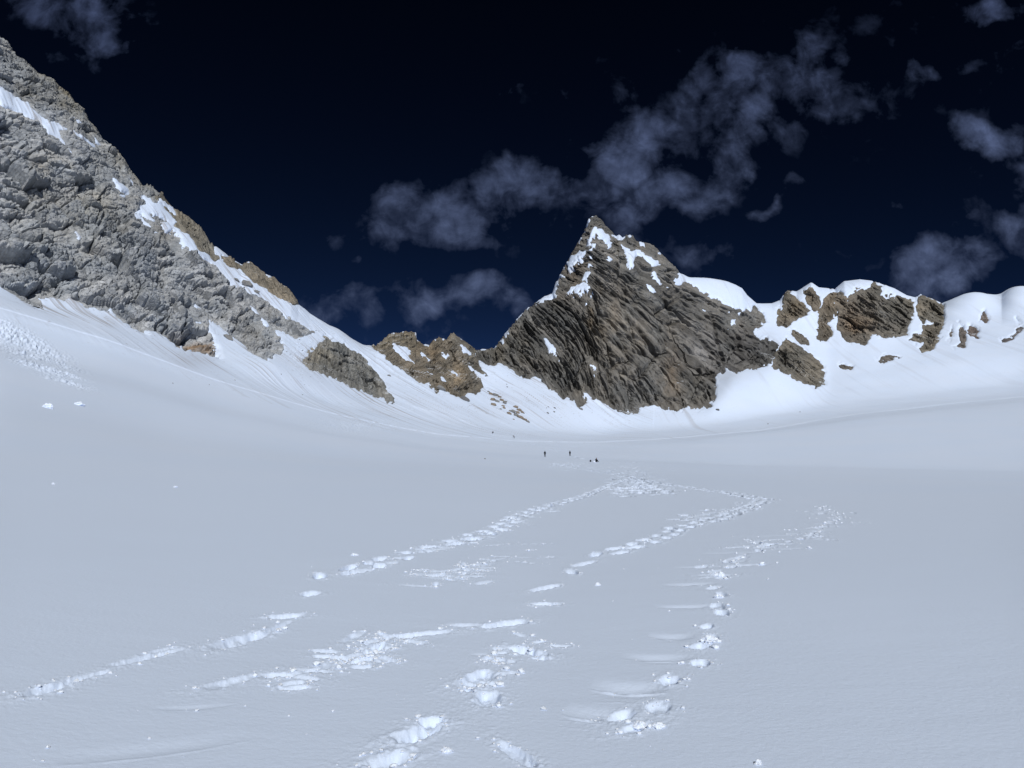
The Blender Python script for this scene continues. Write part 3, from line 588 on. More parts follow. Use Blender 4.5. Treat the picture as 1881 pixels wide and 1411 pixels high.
    for (kind, x, y, a_, L, Wd, dep, seed) in FEAT:
        if kind == 'hole': dep *= .64 + min(1.6, math.hypot(x, y) / 75)
        rad = (L + Wd) * 1.6; rr = math.hypot(x, y); az = math.atan2(x, y); da = rad / rr
        c0, c1 = th.searchsorted(az - da), th.searchsorted(az + da); cc = min(max(th.searchsorted(az), 0), th.size - 1)
        r0, r1 = np.searchsorted(r[:, cc], rr - rad), np.searchsorted(r[:, cc], rr + rad)
        if r1 - r0 < 2 or c1 - c0 < 2: continue
        xs, ys = X[r0:r1, c0:c1] - x, Y[r0:r1, c0:c1] - y
        u = (xs * math.cos(a_) + ys * math.sin(a_)); v = (-xs * math.sin(a_) + ys * math.cos(a_))
        wob = fbm(X[r0:r1, c0:c1] * 9, Y[r0:r1, c0:c1] * 9, xs * 0, seed, 3)
        if kind == 'hole':
            q = (np.abs(u / (L * .5)) ** 2.6 + np.abs(v / (Wd * .5)) ** 2.6) ** (1 / 2.6) * (1 + .28 * wob)
            wn = fbm(X[r0:r1, c0:c1] * 14, Y[r0:r1, c0:c1] * 14, xs * 0, seed + 9, 3, .6)
            hole = -dep * (1 - sstep(q, .35 + .35 * (seed % 4) / 3, 1.15)) * (1 + .35 * (u / L) + .5 * wn)
            hole = hole + (q < 1.3) * .018 * fbm(X[r0:r1, c0:c1] * 22, Y[r0:r1, c0:c1] * 22, xs * 0, seed + 13, 3, .6) * min(1, dep / .08)
            ring = np.exp(-((q - 1.35) / .38) ** 2)
            far = np.exp(-(q / 2.4) ** 2)
            cr = np.abs(fbm(X[r0:r1, c0:c1] * 26, Y[r0:r1, c0:c1] * 26, xs * 0, seed + 3, 3, .6))
            lump = np.maximum(fbm(X[r0:r1, c0:c1] * 16, Y[r0:r1, c0:c1] * 16, xs * 0, seed + 5, 3, .6) - .05, 0)
            P[r0:r1, c0:c1, 2] += hole + (ring * (.004 + .05 * lump) * min(1, dep / .1) + far * (cr - .1) * .022 * (q > .8)) * (min(1.5, max(.55, rr / 18)) if rr < 60 else min(3.6, rr / 32))
        else:
            wob = wob * .6; qu = u / (L * .5); env = np.clip(1 - qu ** 2, 0, 1)
            vv = v / (Wd * .5) + .5 * (1 - qu ** 2)
            bowl = -dep * env ** 1.4 * np.exp(-(np.abs(vv + .15) / .75) ** 2.2) * (.5 - .5 * vv)
            rim = dep * .35 * env * np.exp(-((vv + 1.0) / .10) ** 2) * (1 + 1.5 * wob)
            lines = dep * .18 * env * np.maximum(fbm(u * 2, v * 55, xs * 0, seed, 2), 0) * np.exp(-((vv + 1.5) / .7) ** 2)
            P[r0:r1, c0:c1, 2] += bowl + np.maximum(rim, 0) + lines
    SNOWTAB.update(th=th, r=np.maximum.accumulate(np.hypot(P[..., 0], P[..., 1]), axis=0), z=P[..., 2])
    f = (sd[:-1, :-1] < 30) | (t[:-1, None] < 12)
    attrs = {'dirt': dirt}
    o = grid_object('snow_field', P, SNOW, None, f, False, attrs)
    tag(o, 'wide snow bowl of a glacier with footprint trails, rising to steep snow slopes under the rock walls', None, None, 'structure')
    return o
snow_field = build_snow()
print('snow', round(time.time() - T0, 1))

# ------------------------------------------------------------------ rock
def frame(nrm, ang):
    """axes on a face: along (down the dip turned by ang degrees), across, out"""
    n = np.array(nrm, float); n /= np.linalg.norm(n); up = np.array([0, 0, 1.]); dn = -(up - n * n.dot(up)); dn /= np.linalg.norm(dn)
    rt = np.cross(n, dn) * 1.0; al = dn * math.cos(R(ang)) + rt * math.sin(R(ang)); ac = np.cross(n, al)
    return al, ac, n
def rock_offset(P, axes, sizes, stretch, seed, crack=.5, warp=.5, tilt=1.0, near_sky=1, groove=0, amps=(.50, .34, .19, .12), finest=1.0):
    al, ac, nn = axes; p = P.reshape(-1, 3); s0 = sizes[0]
    q0 = np.stack([p @ ac, p @ al, p @ nn], 1)
    d = np.zeros(len(p), np.float32); shade = np.zeros(len(p), np.float32)
    wx = fbm(q0[:, 0] / s0, q0[:, 1] / s0 / 1.5, q0[:, 2] / s0, seed + 1, 3); wy = fbm(q0[:, 0] / s0 + 50, q0[:, 1] / s0 / 1.5, q0[:, 2] / s0, seed + 2, 3)
    for i, s in enumerate(sizes):
        st = stretch[i] if isinstance(stretch, (list, tuple)) else stretch
        q = np.stack([q0[:, 0] / s, q0[:, 1] / (s * st), q0[:, 2] / (s * 1.8)], 1)
        q[:, 0] += wx * warp * s0 / s * .6; q[:, 1] += wy * warp * s0 / s * .6 / st
        F1, F2, V, H = voro(q, seed + 11 * i)
        dirv = (H[:, :3] - .5) * 2
        plane = (V[:, 0] * dirv[:, 0] + V[:, 1] * dirv[:, 1] * .8) * .8 * tilt
        amp = s * amps[i]
        d += (1 if i else near_sky) * amp * (plane + (H[:, 3] - .5) * .8) - crack * min(s, 9.0) * .22 * (1 - sstep(F2 - F1, 0.0, min(.34, max(.08, finest / s))))
        shade += (H[:, 0] - .5) * (.5 if i < 2 else .3)
    d += fbm(q0[:, 0] / sizes[-1], q0[:, 1] / sizes[-1] / 2, q0[:, 2] / sizes[-1], seed + 91, 3, .6) * sizes[-1] * .12
    for groove in ((groove, groove * .5) if groove else ()):
        gg = fbm(q0[:, 0] / (groove * 3.2) + wx * .25, q0[:, 1] / (groove * 46) , q0[:, 2] / (groove * 60), seed + 97 + int(groove * 10), 4, .6)
        d -= groove * 2.3 * np.exp(-(gg / .20) ** 2) * (.35 + .65 * sstep(wy, -.3, .3)); d += gg * groove * 2.0
    sw = sizes[-1]; st_ = fbm(q0[:, 0] / (sw * .95) + wx * .15, q0[:, 1] / (sw * 24), q0[:, 2] / (sw * 60), seed + 71, 4, .62)
    return d.reshape(P.shape[:2]), shade.reshape(P.shape[:2]), st_.reshape(P.shape[:2])
def rock_mass(name, key, mat, base, blobs, axes, sizes, stretch, seed, px_step=.95, amp=1.0, crack=.5, tilt=1.0, relief=None, chip=.14, groove=0, teeth=1.0, flow=None, amps=(.50, .34, .19, .12), streaky=.22, straight=.65):
    sdf = SD[key]; ys, xs = np.where(sdf > -6)
    x0, x1 = GX0 + xs.min() * GS, GX0 + xs.max() * GS; y0, y1 = GY0 + ys.min() * GS, GY0 + ys.max() * GS
    cols_th = [float(az_te(x, y)[0]) for x in (x0, x1) for y in (y0, y1)]
    th = np.arange(min(cols_th), max(cols_th), px_step / F0)
    ts = []
    sub = np.where(sdf > -4); pick = np.random.RandomState(1).choice(len(sub[0]), min(400, len(sub[0])), False)
    for i in pick: ts.append(hit(np.clip(GX0 + sub[1][i] * GS, -350, 2250), GY0 + sub[0][i] * GS)[1])
    touches = False
    t0, t1 = min(ts) - .12, max(ts) + .06
    if t1 > TS - .08: t1 = TS; touches = True
    # rows spaced evenly in the picture for the tallest column
    tq = np.linspace(t0, t1, 400); _, _, zz, rr = surface(th[::max(1, th.size // 60)], tq); e = (zz - CAMH) / rr
    span = np.abs(np.diff(e, axis=0)).max(1) * F0; cum = np.concatenate([[0], np.cumsum(np.maximum(span, .02))])
    n = max(8, int(cum[-1] / px_step)); t = np.interp(np.linspace(0, cum[-1], n), cum, tq)
    if touches: t = np.concatenate([t[:-1], [TS], TS + np.linspace(.03, .95, 16)])
    X, Y, Z, r = surface(th, t); P = np.stack([X, Y, Z], -1)
    sky_row = int(np.argmin(np.abs(t - TS))); px, py = picture_xy(X.copy(), Y.copy(), Z.copy(), t, sky_row)
    Nn = normals(P)
    # outward = towards the camera side / up
    flip = np.sign((Nn * (np.array([0, 0, 1.5]) - P / np.linalg.norm(P, axis=2, keepdims=True))).sum(2)); Nn *= np.where(flip == 0, 1, flip)[..., None]
    n1, n2 = edge_noise(X, Y, Z, r)
    sd = warped_sd(sdf, px, py, X, Y, Z, r, n1, n2)
    nsky = np.broadcast_to(.3 + .7 * sstep(np.abs(t - TS), .02, .35)[:, None], r.shape).reshape(-1)
    Q = P if flow is None else flow(px, py, r)
    off, shade, streak = rock_offset(Q, frame(axes[0], axes[1]), sizes, stretch, seed, crack, .10, tilt, nsky, groove, amps, 2.6 * float(np.median(r)) / F0)
    pxw = r / F0
    env = .22 + .78 * sstep(sd, 0, 16)
    over = np.clip((t - TS) / .3, 0, 1)[:, None]
    lift = np.clip(sd * 1.0, -9, 1.4) * pxw
    if relief is not None: off = off + relief(px, py, X, Y, Z) * sstep(sd, 0, 30)
    tot = off * env * amp * (1 - .5 * over) + lift - .4 * over * pxw * 6
    lim = .9 * np.maximum(sd, 0) * pxw + 1.2 * pxw
    # blocks and cracks are cut mostly straight into the face, so they do not shear along it
    Vd = np.array([0, 0, 60.]) - P; Vd /= np.linalg.norm(Vd, axis=2, keepdims=True); Dd = Nn * (1 - straight) + Vd * straight; Dd /= np.linalg.norm(Dd, axis=2, keepdims=True)
    cut = tot - lift
    P = P + Nn * lift[..., None] + Dd * np.maximum(cut, -lim - np.maximum(lift, 0))[..., None]
    # broken teeth along the crest
    cz = np.exp(-((t - TS) / .22) ** 2)[:, None] * sstep(sd, 0, 8)
    tooth = np.abs(fbm(X / r * 90, Y / r * 90, X * 0, seed + 5, 2)) * 9 + np.abs(vnoise(X / r * 330, Y / r * 330, X * 0, seed + 6) - .5) * 7 - 3
    P[..., 2] += cz * tooth * pxw * teeth
    # rock colour
    C = np.ones(P.shape) * np.array(base)
    for (cx, cy, sx, sy, ang, col, am) in blobs:
        ca, sa = math.cos(R(ang)), math.sin(R(ang)); dx, dy = px - cx, py - cy
        w = am * np.exp(-(((dx * ca + dy * sa) / sx) ** 2) - ((-dx * sa + dy * ca) / sy) ** 2)
        w = np.clip(w * (1 + .9 * n1 + .6 * n2), 0, 1)[..., None]; C = C * (1 - w) + np.array(col) * w
    C = C * (1 + chip * shade * 1.6)[..., None] * (1 + .16 * n1 + .10 * n2)[..., None]
    C = C * (1 + streaky * np.clip(streak * 2.4, -.9, 1))[..., None]
    warm = (shade * .5 + n1)[..., None]; C = C * (1 + warm * np.array([.05, 0, -.06]))
    keep = (sd[:-1, :-1] > -5.5) & (sd[1:, 1:] > -5.5)
    # drop stray specks away from this rock, keep faces near
    return grid_object(name, P, mat, np.clip(C, .01, .9), keep, True)

M_LEFT = rock_material('grey_rock', 1.0, (.5, .2, .6), 1.6, .35, .6)
M_MID = rock_material('brown_rock', 1.6, (.4, .3, .5), 2.0, .3)
M_PEAK = rock_material('dark_rock', 2.2, (.6, .0, .5), 3.0, .0, .8, .12)
M_RIDGE = rock_material('ridge_rock', 2.6, (.6, .0, .4), 2.2, .3)
OCH = (.195, .162, .122); TAN = (.22, .18, .135); OLV = (.20, .175, .12)
o = rock_mass('mountain_slope', 'left', M_LEFT, (.295, .312, .335),
   [(140,150,140,60,45,(.16,.15,.12),.75),(240,290,120,22,50,OLV,.8),(40,150,50,30,20,(.10,.095,.08),.7),(180,390,60,70,0,(.27,.265,.24),.5),(60,340,60,70,0,(.26,.255,.24),.5),(370,640,45,16,10,(.19,.14,.10),.7),(470,600,30,30,0,(.2,.19,.17),.5),(70,470,60,50,30,(.22,.235,.25),.5),(300,430,60,20,40,(.15,.14,.12),.4)],
   ((.35,-.9,.25), -20), [19, 9.5, 4.5, 2.0], [1.5, 1.5, 1.6, 1.5], 101, amp=.95, crack=1.3, tilt=1.5, chip=.28, teeth=1.3, groove=0, streaky=.12, straight=.30, amps=(.46, .36, .20, .07))
tag(o, 'grey blocky rock wall of the left mountain falling to the snow with white gullies across it', kind='structure')
print('left', round(time.time() - T0, 1))
def peak_flow(px, py, r):
    """slab direction fans out from above the left shoulder, metres on the face (x across, z up along, y out)"""
    m_ = 820 / F0; dx, dy = px - 900, py - 330; rho = np.hypot(dx, dy); an = np.arctan2(dx, np.maximum(dy, 1))
    ac = an * 330 * m_; al = rho * m_; w = 1 - sstep(px, 960, 1120)
    ac = ac - w * .6 * (al - 300 * m_) ; return np.stack([ac, (r - 800) * .25, -al], -1)
o = rock_mass('mountain_peak', 'peak', M_PEAK, (.138, .134, .127),
   [(1110,600,26,60,20,(.175,.15,.118),.35),(1240,690,22,80,10,(.17,.14,.11),.5),(1150,650,40,60,20,(.15,.135,.115),.35),(1010,580,60,30,30,(.10,.105,.11),.5),(1390,640,50,30,20,(.07,.07,.075),.75),(1040,500,40,60,0,(.115,.10,.085),.6),(1170,720,30,30,0,(.085,.085,.09),.5),(930,640,40,30,0,(.13,.12,.10),.5),(1290,640,30,40,30,(.18,.18,.185),.5),(1330,690,30,40,0,(.095,.095,.105),.5),(1085,580,9,26,0,(.22,.16,.09),.5)],
   ((0,-1,.0001), 0), [30, 12, 6.0, 3.0], [2.6, 5.5, 7.0, 6.0], 202, px_step=.85, amp=1.0, crack=2.6, tilt=1.5,
   relief=lambda px, py, X, Y, Z: 5 * fbm(X / 60, Z / 160 + Y / 160, X * 0, 61, 2), chip=.15, groove=1.7, flow=peak_flow, teeth=1.5, amps=(.28, .26, .20, .14), streaky=.45)
tag(o, 'dark grey brown pointed mountain peak with slabby face and small snow patches, centre of the skyline', kind='structure')
print('peak', round(time.time() - T0, 1))
SPEC = [
 ('rocky_rib', 'rib1', M_LEFT, (.185,.174,.15), ((.3,-.75,.6),10), [8,3.5,1.5], 'upper sandy rock rib on the left mountain crest, just above the long snow gully', 'rock rib'),
 ('rocky_rib', 'rib2', M_LEFT, (.185,.168,.14), ((.3,-.75,.6),10), [9,4,1.7], 'brown rounded rock rib on the skyline at the lower end of the left mountain crest', 'rock rib'),
 ('rock_outcrop', 'outcrop', M_LEFT, (.185,.185,.178), ((.3,-.75,.6),-10), [11,4.5,1.9], 'grey cracked rock outcrop surrounded by snow, between the left wall and the brown ridge', 'rock outcrop'),
 ('rocky_ridge', 'brown', M_MID, (.165,.150,.128), ((.2,-.75,.6),-28), [13,5.5,2.4], 'low jagged brown and orange rock ridge in the saddle left of the pointed peak', 'rock ridge'),
 ('rock_cliff', 'a', M_RIDGE, (.15,.137,.117), ((0,-.8,.6),12), [22,9,4], 'brown cliff under a white crest, nearest to the pointed peak on the right ridge', 'cliff'),
 ('rock_cliff', 'b', M_RIDGE, (.15,.13,.105), ((0,-.8,.6),12), [18,8,4], 'small broken cliff right under the sharp snow tip of the right ridge', 'cliff'),
 ('rock_cliff', 'c', M_RIDGE, (.15,.13,.105), ((0,-.8,.6),0), [20,9,4], 'tall narrow rock buttress left of the biggest cliff on the right ridge', 'cliff'),
 ('rock_cliff', 'd', M_RIDGE, (.14,.13,.114), ((0,-.8,.6),18), [30,12,5], 'biggest cliff of the right ridge, dark brown and slabby under a rounded snow dome', 'cliff'),
 ('rock_cliff', 'e', M_RIDGE, (.16,.145,.12), ((0,-.8,.6),10), [24,10,4.5], 'cliff that narrows downwards at the right end of the rocky part of the right ridge', 'cliff'),
 ('rock_outcrop', 'f', M_RIDGE, (.15,.125,.11), ((0,-.8,.6),0), [12,5,3], 'small rock outcrop highest on the fluted snow face at the far right', 'rock outcrop'),
 ('rock_outcrop', 'g', M_RIDGE, (.14,.125,.115), ((0,-.8,.6),0), [12,5,3], 'ragged outcrop low on the fluted snow face, right of the narrowing cliff', 'rock outcrop'),
 ('rock_outcrop', 'h', M_RIDGE, (.15,.125,.115), ((0,-.8,.6),0), [12,5,3], 'small square outcrop in the middle of the fluted snow face', 'rock outcrop'),
 ('rock_outcrop', 'i', M_RIDGE, (.15,.13,.115), ((0,-.8,.6),0), [10,4], 'thin slanting rock sliver between the narrowing cliff and the ragged outcrop', 'rock outcrop'),
 ('rock_outcrop', 'j', M_RIDGE, (.13,.12,.12), ((0,-.8,.6),0), [12,5,3], 'long slanting dark outcrop on the snow face at the right edge', 'rock outcrop'),
 ('rock_outcrop', 'k', M_RIDGE, (.13,.12,.12), ((0,-.8,.6),0), [8,4], 'tiny rock just above the slanting outcrop at the right edge', 'rock outcrop'),
 ('rock_outcrop', 'l', M_RIDGE, (.165,.152,.13), ((0,-.8,.6),30), [20,8,3.6], 'big slanting brown outcrop at the foot of the snow gully right of the pointed peak', 'rock outcrop'),
 ('rock_outcrop', 'm', M_RIDGE, (.15,.135,.115), ((0,-.8,.6),30), [14,6,3], 'small slanting slab of rock just above the big brown outcrop beside the peak', 'rock outcrop'),
 ('rock_outcrop', 'n', M_RIDGE, (.13,.12,.11), ((0,-.8,.6),0), [10,5,3], 'low dark outcrop alone on the snow right of the big brown one', 'rock outcrop'),
 ('rock_outcrop', 'o', M_RIDGE, (.14,.13,.12), ((0,-.8,.6),0), [9,4], 'flat broken band of rock on the snow below the biggest cliff', 'rock outcrop'),
 ('rock_outcrop', 'p', M_RIDGE, (.14,.13,.12), ((0,-.8,.6),0), [9,4], 'small rock poking out of the snow above the biggest cliff, left of two', 'rock outcrop'),
 ('rock_outcrop', 'q', M_RIDGE, (.14,.13,.12), ((0,-.8,.6),0), [9,4], 'small rock poking out of the snow above the biggest cliff, right of two', 'rock outcrop'),
]
BL = {'brown': [(740,625,60,20,0,(.17,.15,.11),.6),(800,650,40,20,30,OCH,.6),(790,690,60,14,35,OCH,.5),(840,690,40,20,35,(.21,.165,.11),.5),(770,710,40,12,30,(.24,.23,.21),.6),(880,640,30,20,30,(.16,.15,.125),.6)],
      'outcrop': [(590,655,28,22,0,(.25,.235,.20),.6),(620,700,40,20,20,(.15,.155,.155),.4)],
      'd': [(1570,590,40,40,0,(.21,.16,.115),.45),(1650,560,40,40,0,(.125,.12,.105),.5)], 'a': [(1450,560,25,25,0,(.18,.14,.09),.5)],
      'l': [(1440,670,16,20,30,(.08,.075,.07),.6),(1470,690,40,16,30,(.21,.19,.16),.5)]}
for i, (nm, key, mat, base, ax, sizes, label, cat) in enumerate(SPEC):
    o = rock_mass(nm, key, mat, base, BL.get(key, []), ax, sizes, [1.8, 2.4, 2.0][:len(sizes)], 300 + i * 17, amp=.9, crack=1.0, tilt=1.5, chip=.22, groove=(.7 if mat is M_LEFT else 1.5 if mat is M_MID else 2.8 if len(sizes) > 2 else 1.2), teeth=2.2 if key in ('rib1', 'rib2', 'brown') else 1.0, amps=(.34, .32, .20, .12), streaky=.3)
    tag(o, label, cat, 'cliffs of the right ridge' if nm == 'rock_cliff' else None)
print('rocks', round(time.time() - T0, 1))

# ------------------------------------------------------------------ boulders
import bmesh
def plain_mat(name, col, rough=.85, var=.3, scale=3.0):
    m, nt, b = new_mat(name); b.inputs['Roughness'].default_value = rough; b.inputs['Specular IOR Level'].default_value = .2
    tc = nt.nodes.new('ShaderNodeTexCoord'); n = nt.nodes.new('ShaderNodeTexNoise'); n.inputs['Scale'].default_value = scale; n.inputs['Detail'].default_value = 5
    link(nt, tc.outputs['Object'], n.inputs['Vector'])
    x = nt.nodes.new('ShaderNodeMix'); x.data_type = 'RGBA'; link(nt, n.outputs['Fac'], x.inputs['Factor'])
    x.inputs['A'].default_value = (*[c * (1 - var) for c in col], 1); x.inputs['B'].default_value = (*[min(1, c * (1 + var)) for c in col], 1)
    link(nt, x.outputs['Result'], b.inputs['Base Color'])
    bp = nt.nodes.new('ShaderNodeBump'); bp.inputs['Strength'].default_value = .4; bp.inputs['Distance'].default_value = .1; link(nt, n.outputs['Fac'], bp.inputs['Height']); link(nt, bp.outputs[0], b.inputs['Normal'])
    return m
ST_BROWN = plain_mat('stone_brown', (.20, .165, .13), scale=1); ST_GREY = plain_mat('stone_grey', (.17, .17, .17), scale=1); ST_DARK = plain_mat('stone_dark', (.11, .11, .115), scale=1)
SNOWLUMP = plain_mat('loose_snow', (.70, .77, .90), .6, .03, 30)
_b = SNOWLUMP.node_tree.nodes['Principled BSDF']; _b.inputs['Subsurface Weight'].default_value = .6; _b.inputs['Subsurface Radius'].default_value = (1, 1, 1); _b.inputs['Subsurface Scale'].default_value = .03
def hull(rnd, sx, sy, sz, n=22):
    bm = bmesh.new()
    for _ in range(n):
        a_ = rnd.uniform(0, 6.283); h = rnd.uniform(-1, 1); q = math.sqrt(1 - h * h) * rnd.uniform(.8, 1)
        bm.verts.new((math.cos(a_) * q * sx, math.sin(a_) * q * sy, h * sz))
    res = bmesh.ops.convex_hull(bm, input=bm.verts[:])
    bmesh.ops.delete(bm, geom=[v for v in bm.verts if not v.link_faces], context='VERTS')
    return bm
def boulder(px, py, wpx, mat, label, group, seed, flat=.55, ang=None, name='boulder'):
    _, t, r, (x, y, z) = hit(px, py); z = snow_z(x, y); s = wpx * r / F0 * .5; rnd = random.Random(seed)
    bm = hull(rnd, s, s * rnd.uniform(.5, .8), s * flat)
    me = bpy.data.meshes.new(name); bm.to_mesh(me); bm.free(); me.materials.append(mat)
    o = bpy.data.objects.new(name, me); COL.objects.link(o)
    o.location = (x, y, z + s * flat * .35); o.rotation_euler = (rnd.uniform(-.2, .2), rnd.uniform(.1, .6) if ang is None else ang, rnd.uniform(-.5, .5))
    tag(o, label, 'boulder' if name == 'boulder' else 'rock', group); return o
g = 'rocks scattered on the snow below the brown ridge'
for i, (x, y, w) in enumerate([(1185,682,34),(1225,692,42),(1258,708,30),(1200,735,44),(1238,748,34),(1205,775,44),(1278,740,36),(1312,768,46),(1300,803,26),(1345,855,36),(1378,838,44),(1398,800,36),(1428,825,36),(1402,868,46),(1440,888,46),(1478,908,40),(1502,922,28),(1458,848,30),(1380,900,16),(1268,812,16),(1290,785,24),(1350,825,20),(1165,660,18),(1415,845,30)]):
    boulder(*Z4((x, y))[0], w * .34, (ST_BROWN, ST_GREY)[i % 3 == 1], 'small brown or grey rock in the scatter on the snow slope below the brown ridge', g, 40 + i)
g = 'small stones on the snow left of the pointed peak foot'
for i, (x, y, w) in enumerate([(1680,790,16),(1675,845,26),(1730,835,26),(1735,800,26),(1320,598,14),(1325,622,18),(1665,800,12)]):
    boulder(*Z4((x, y))[0], w * .22, ST_DARK, 'dark stone on the streaked snow just below the left foot of the pointed peak', g, 90 + i)
for i, (p, w, m, lb) in enumerate([(Z4((305,525))[0], 9, ST_GREY, 'single long grey boulder on the snow slope between the grey outcrop and the brown ridge'),
    (Z4((665,632))[0], 7, ST_GREY, 'little grey boulder touching the lower left edge of the brown ridge'),
    (Z4((755,645))[0], 25, ST_GREY, 'rounded grey boulder at the lower edge of the brown ridge'),
    (Z4((960,730))[0], 22, ST_DARK, 'dark boulder at the lowest tip of the brown ridge'),
    (Z5((1447,1235))[0], 9, ST_DARK, 'dark boulder on clean snow below the right foot of the pointed peak'),
    (Z5((618,1232))[0], 11, ST_GREY, 'grey boulder on the snow under the lower left spur of the pointed peak'),
    (Z6((313,982))[0], 3.2, ST_DARK, 'small dark stone on empty snow below the big slanting outcrop, upper of two'),
    (Z6((105,1058))[0], 3.6, ST_DARK, 'small dark stone on empty snow right of the peak foot, lower of two'),
    (Z3((480,900))[0], 22, ST_GREY, 'grey boulder in the snow gully between the left wall and its lower buttress'),
    (Z3((1105,850))[0], 12, ST_GREY, 'grey boulder at the end of the left wall spur above the grey outcrop'),
    (Z3((1690,1335))[0], 14, ST_DARK, 'dark boulder at the lowest right tip of the grey outcrop'),
    (Z3((625,505))[0], 26, ST_GREY, 'larger rounded boulder standing in the upper snow gully'),
    (Z3((540,470))[0], 15, ST_GREY, 'boulder in the upper snow gully, just left of the larger one'),
    (Z3((690,555))[0], 14, ST_GREY, 'boulder at the lower edge of the upper snow gully, right of the larger one'),
    ((891, 843.5), 4.6, ST_DARK, 'small grey stone alone on the flat snow left of the walkers')]):
    boulder(*p, w, m, lb, None, 130 + i, flat=.5)
g = 'pebbles on the snow under the left rock wall'
for i, p in enumerate(Z3((530,1218),(340,1240),(870,1180),(1045,1245),(1090,1185),(1030,1325),(1010,905),(1130,838),(1150,845),(1030,990),(915,995),(940,1010),(70,1228),(1200,865))):
    boulder(*p, random.Random(i).uniform(2.2, 4.2), ST_DARK, 'tiny dark stone on the snow slope between the left wall and the grey outcrop', g, 170 + i, name='stone')

# loose snow lumps lying on the smooth snow
def noisy_lump(px, py, wpx, hpx, label, seed):
    _, t, r, (x, y, z) = hit(px, py); z = snow_z(x, y); s = wpx * r / F0 * .5; h = hpx * r / F0
    bm = bmesh.new(); bmesh.ops.create_icosphere(bm, subdivisions=4, radius=1)
    co = np.array([v.co[:] for v in bm.verts]); n = fbm(co[:, 0] * 2.2 + seed, co[:, 1] * 2.2, co[:, 2] * 2.2, seed, 4, .6)
    for v, k in zip(bm.verts, n): v.co = v.co * (1 + .8 * float(k)); v.co.x *= s; v.co.y *= s * .7; v.co.z *= h * .8
    me = bpy.data.meshes.new('snow_lump'); bm.to_mesh(me); bm.free(); me.materials.append(SNOWLUMP)
    o = bpy.data.objects.new('snow_lump', me); COL.objects.link(o); o.location = (x, y, z + h * .15); tag(o, label, 'snow lump')
for i, (px, py, w, h, lb) in enumerate([(88,749,14,7,'left one of two white snow lumps on the smooth slope at far left'),(145,744,15,5,'right one of two white snow lumps on the smooth slope at far left'),
    (322,896,6,3,'small snow lump alone on the smooth snow below the left slope'),(98,891,5,2.5,'tiny snow lump near the left edge of the smooth snow'),(652,1022,12,4,'flat snow lump just above the left footprint trail'),
    (1098,1075,9,5,'snow lump right of the middle trail prints'),(1091.5,849,3.6,2.2,'white snow lump beside the sitting person'),(820,1381,18,8,'egg sized snow lump low in the foreground right of the big print'),
    (1210,1336,20,8,'snow lump below the right trail in the foreground'),(1175,1330,24,10,'largest snow lump on the right trail in the foreground'),(1303,1178,26,9,'broad snow lump pushed up at the edge of the right trail'),
    (1320,1098,14,6,'snow lump at the edge of the right trail above the broad one'),(1322,1058,16,9,'round snow lump on the far part of the right trail'),(1393,1404,12,7,'snow lump at the bottom edge, right of the trails')]):
    noisy_lump(px, py, w, h, lb, i + 5)
def crumbs():
    rnd = np.random.RandomState(7); t_ = (1 + 5 ** .5) / 2
    ico = np.array([(-1,t_,0),(1,t_,0),(-1,-t_,0),(1,-t_,0),(0,-1,t_),(0,1,t_),(0,-1,-t_),(0,1,-t_),(t_,0,-1),(t_,0,1),(-t_,0,-1),(-t_,0,1)]) / 1.9
    fc = np.array([(0,11,5),(0,5,1),(0,1,7),(0,7,10),(0,10,11),(1,5,9),(5,11,4),(11,10,2),(10,7,6),(7,1,8),(3,9,4),(3,4,2),(3,2,6),(3,6,8),(3,8,9),(4,9,5),(2,4,11),(6,2,10),(8,6,7),(9,8,1)])
    V, Fc = [], []
    for (kind, x, y, a_, L, Wd, dep, seed) in FEAT:
        rr = math.hypot(x, y); n = int((rnd.randint(5, 22) if kind == 'hole' else 4) * (1 if rr < 12 else .45 if rr < 40 else .2))
        for _ in range(n):
            an = rnd.uniform(0, 6.283); q = rnd.uniform(.55, 1.0) + abs(rnd.normal(0, .35))
            u, v = math.cos(an) * L * .62 * q, math.sin(an) * max(Wd, .1) * .8 * q
            if kind == 'sweep': v = -abs(v) - .03
            X = x + u * math.cos(a_) - v * math.sin(a_); Y = y + u * math.sin(a_) + v * math.cos(a_)
            s = min(.03, .004 + rnd.exponential(.005)) * (1 if rr < 12 else 1.3)
            V.append(ico * (rnd.uniform(.6, 1.2, (12, 1)) * s) * [1.2, 1, .8] + [X, Y, snow_z(X, Y) + s * .3]); Fc.append(fc + 12 * len(Fc))
    for _ in range(500):                                   # stray crumbs blown over the surface
        f = FEAT[rnd.randint(len(FEAT))]; X, Y = f[1] + rnd.normal(0, 1.1), f[2] + rnd.normal(0, 1.1)
        if Y < 2: continue
        s = .003 + rnd.exponential(.004); V.append(ico * (rnd.uniform(.6, 1.2, (12, 1)) * s) + [X, Y, snow_z(X, Y) + s * .3]); Fc.append(fc + 12 * len(Fc))
    me = bpy.data.meshes.new('snow_crumbs'); me.from_pydata(np.concatenate(V).tolist(), [], np.concatenate(Fc).tolist()); me.materials.append(SNOWLUMP)
    o = bpy.data.objects.new('snow_crumbs', me); COL.objects.link(o); tag(o, 'loose crumbs of snow kicked out around the footprints', 'snow crumbs', None, 'stuff')
crumbs()
print('lumps', round(time.time() - T0, 1))

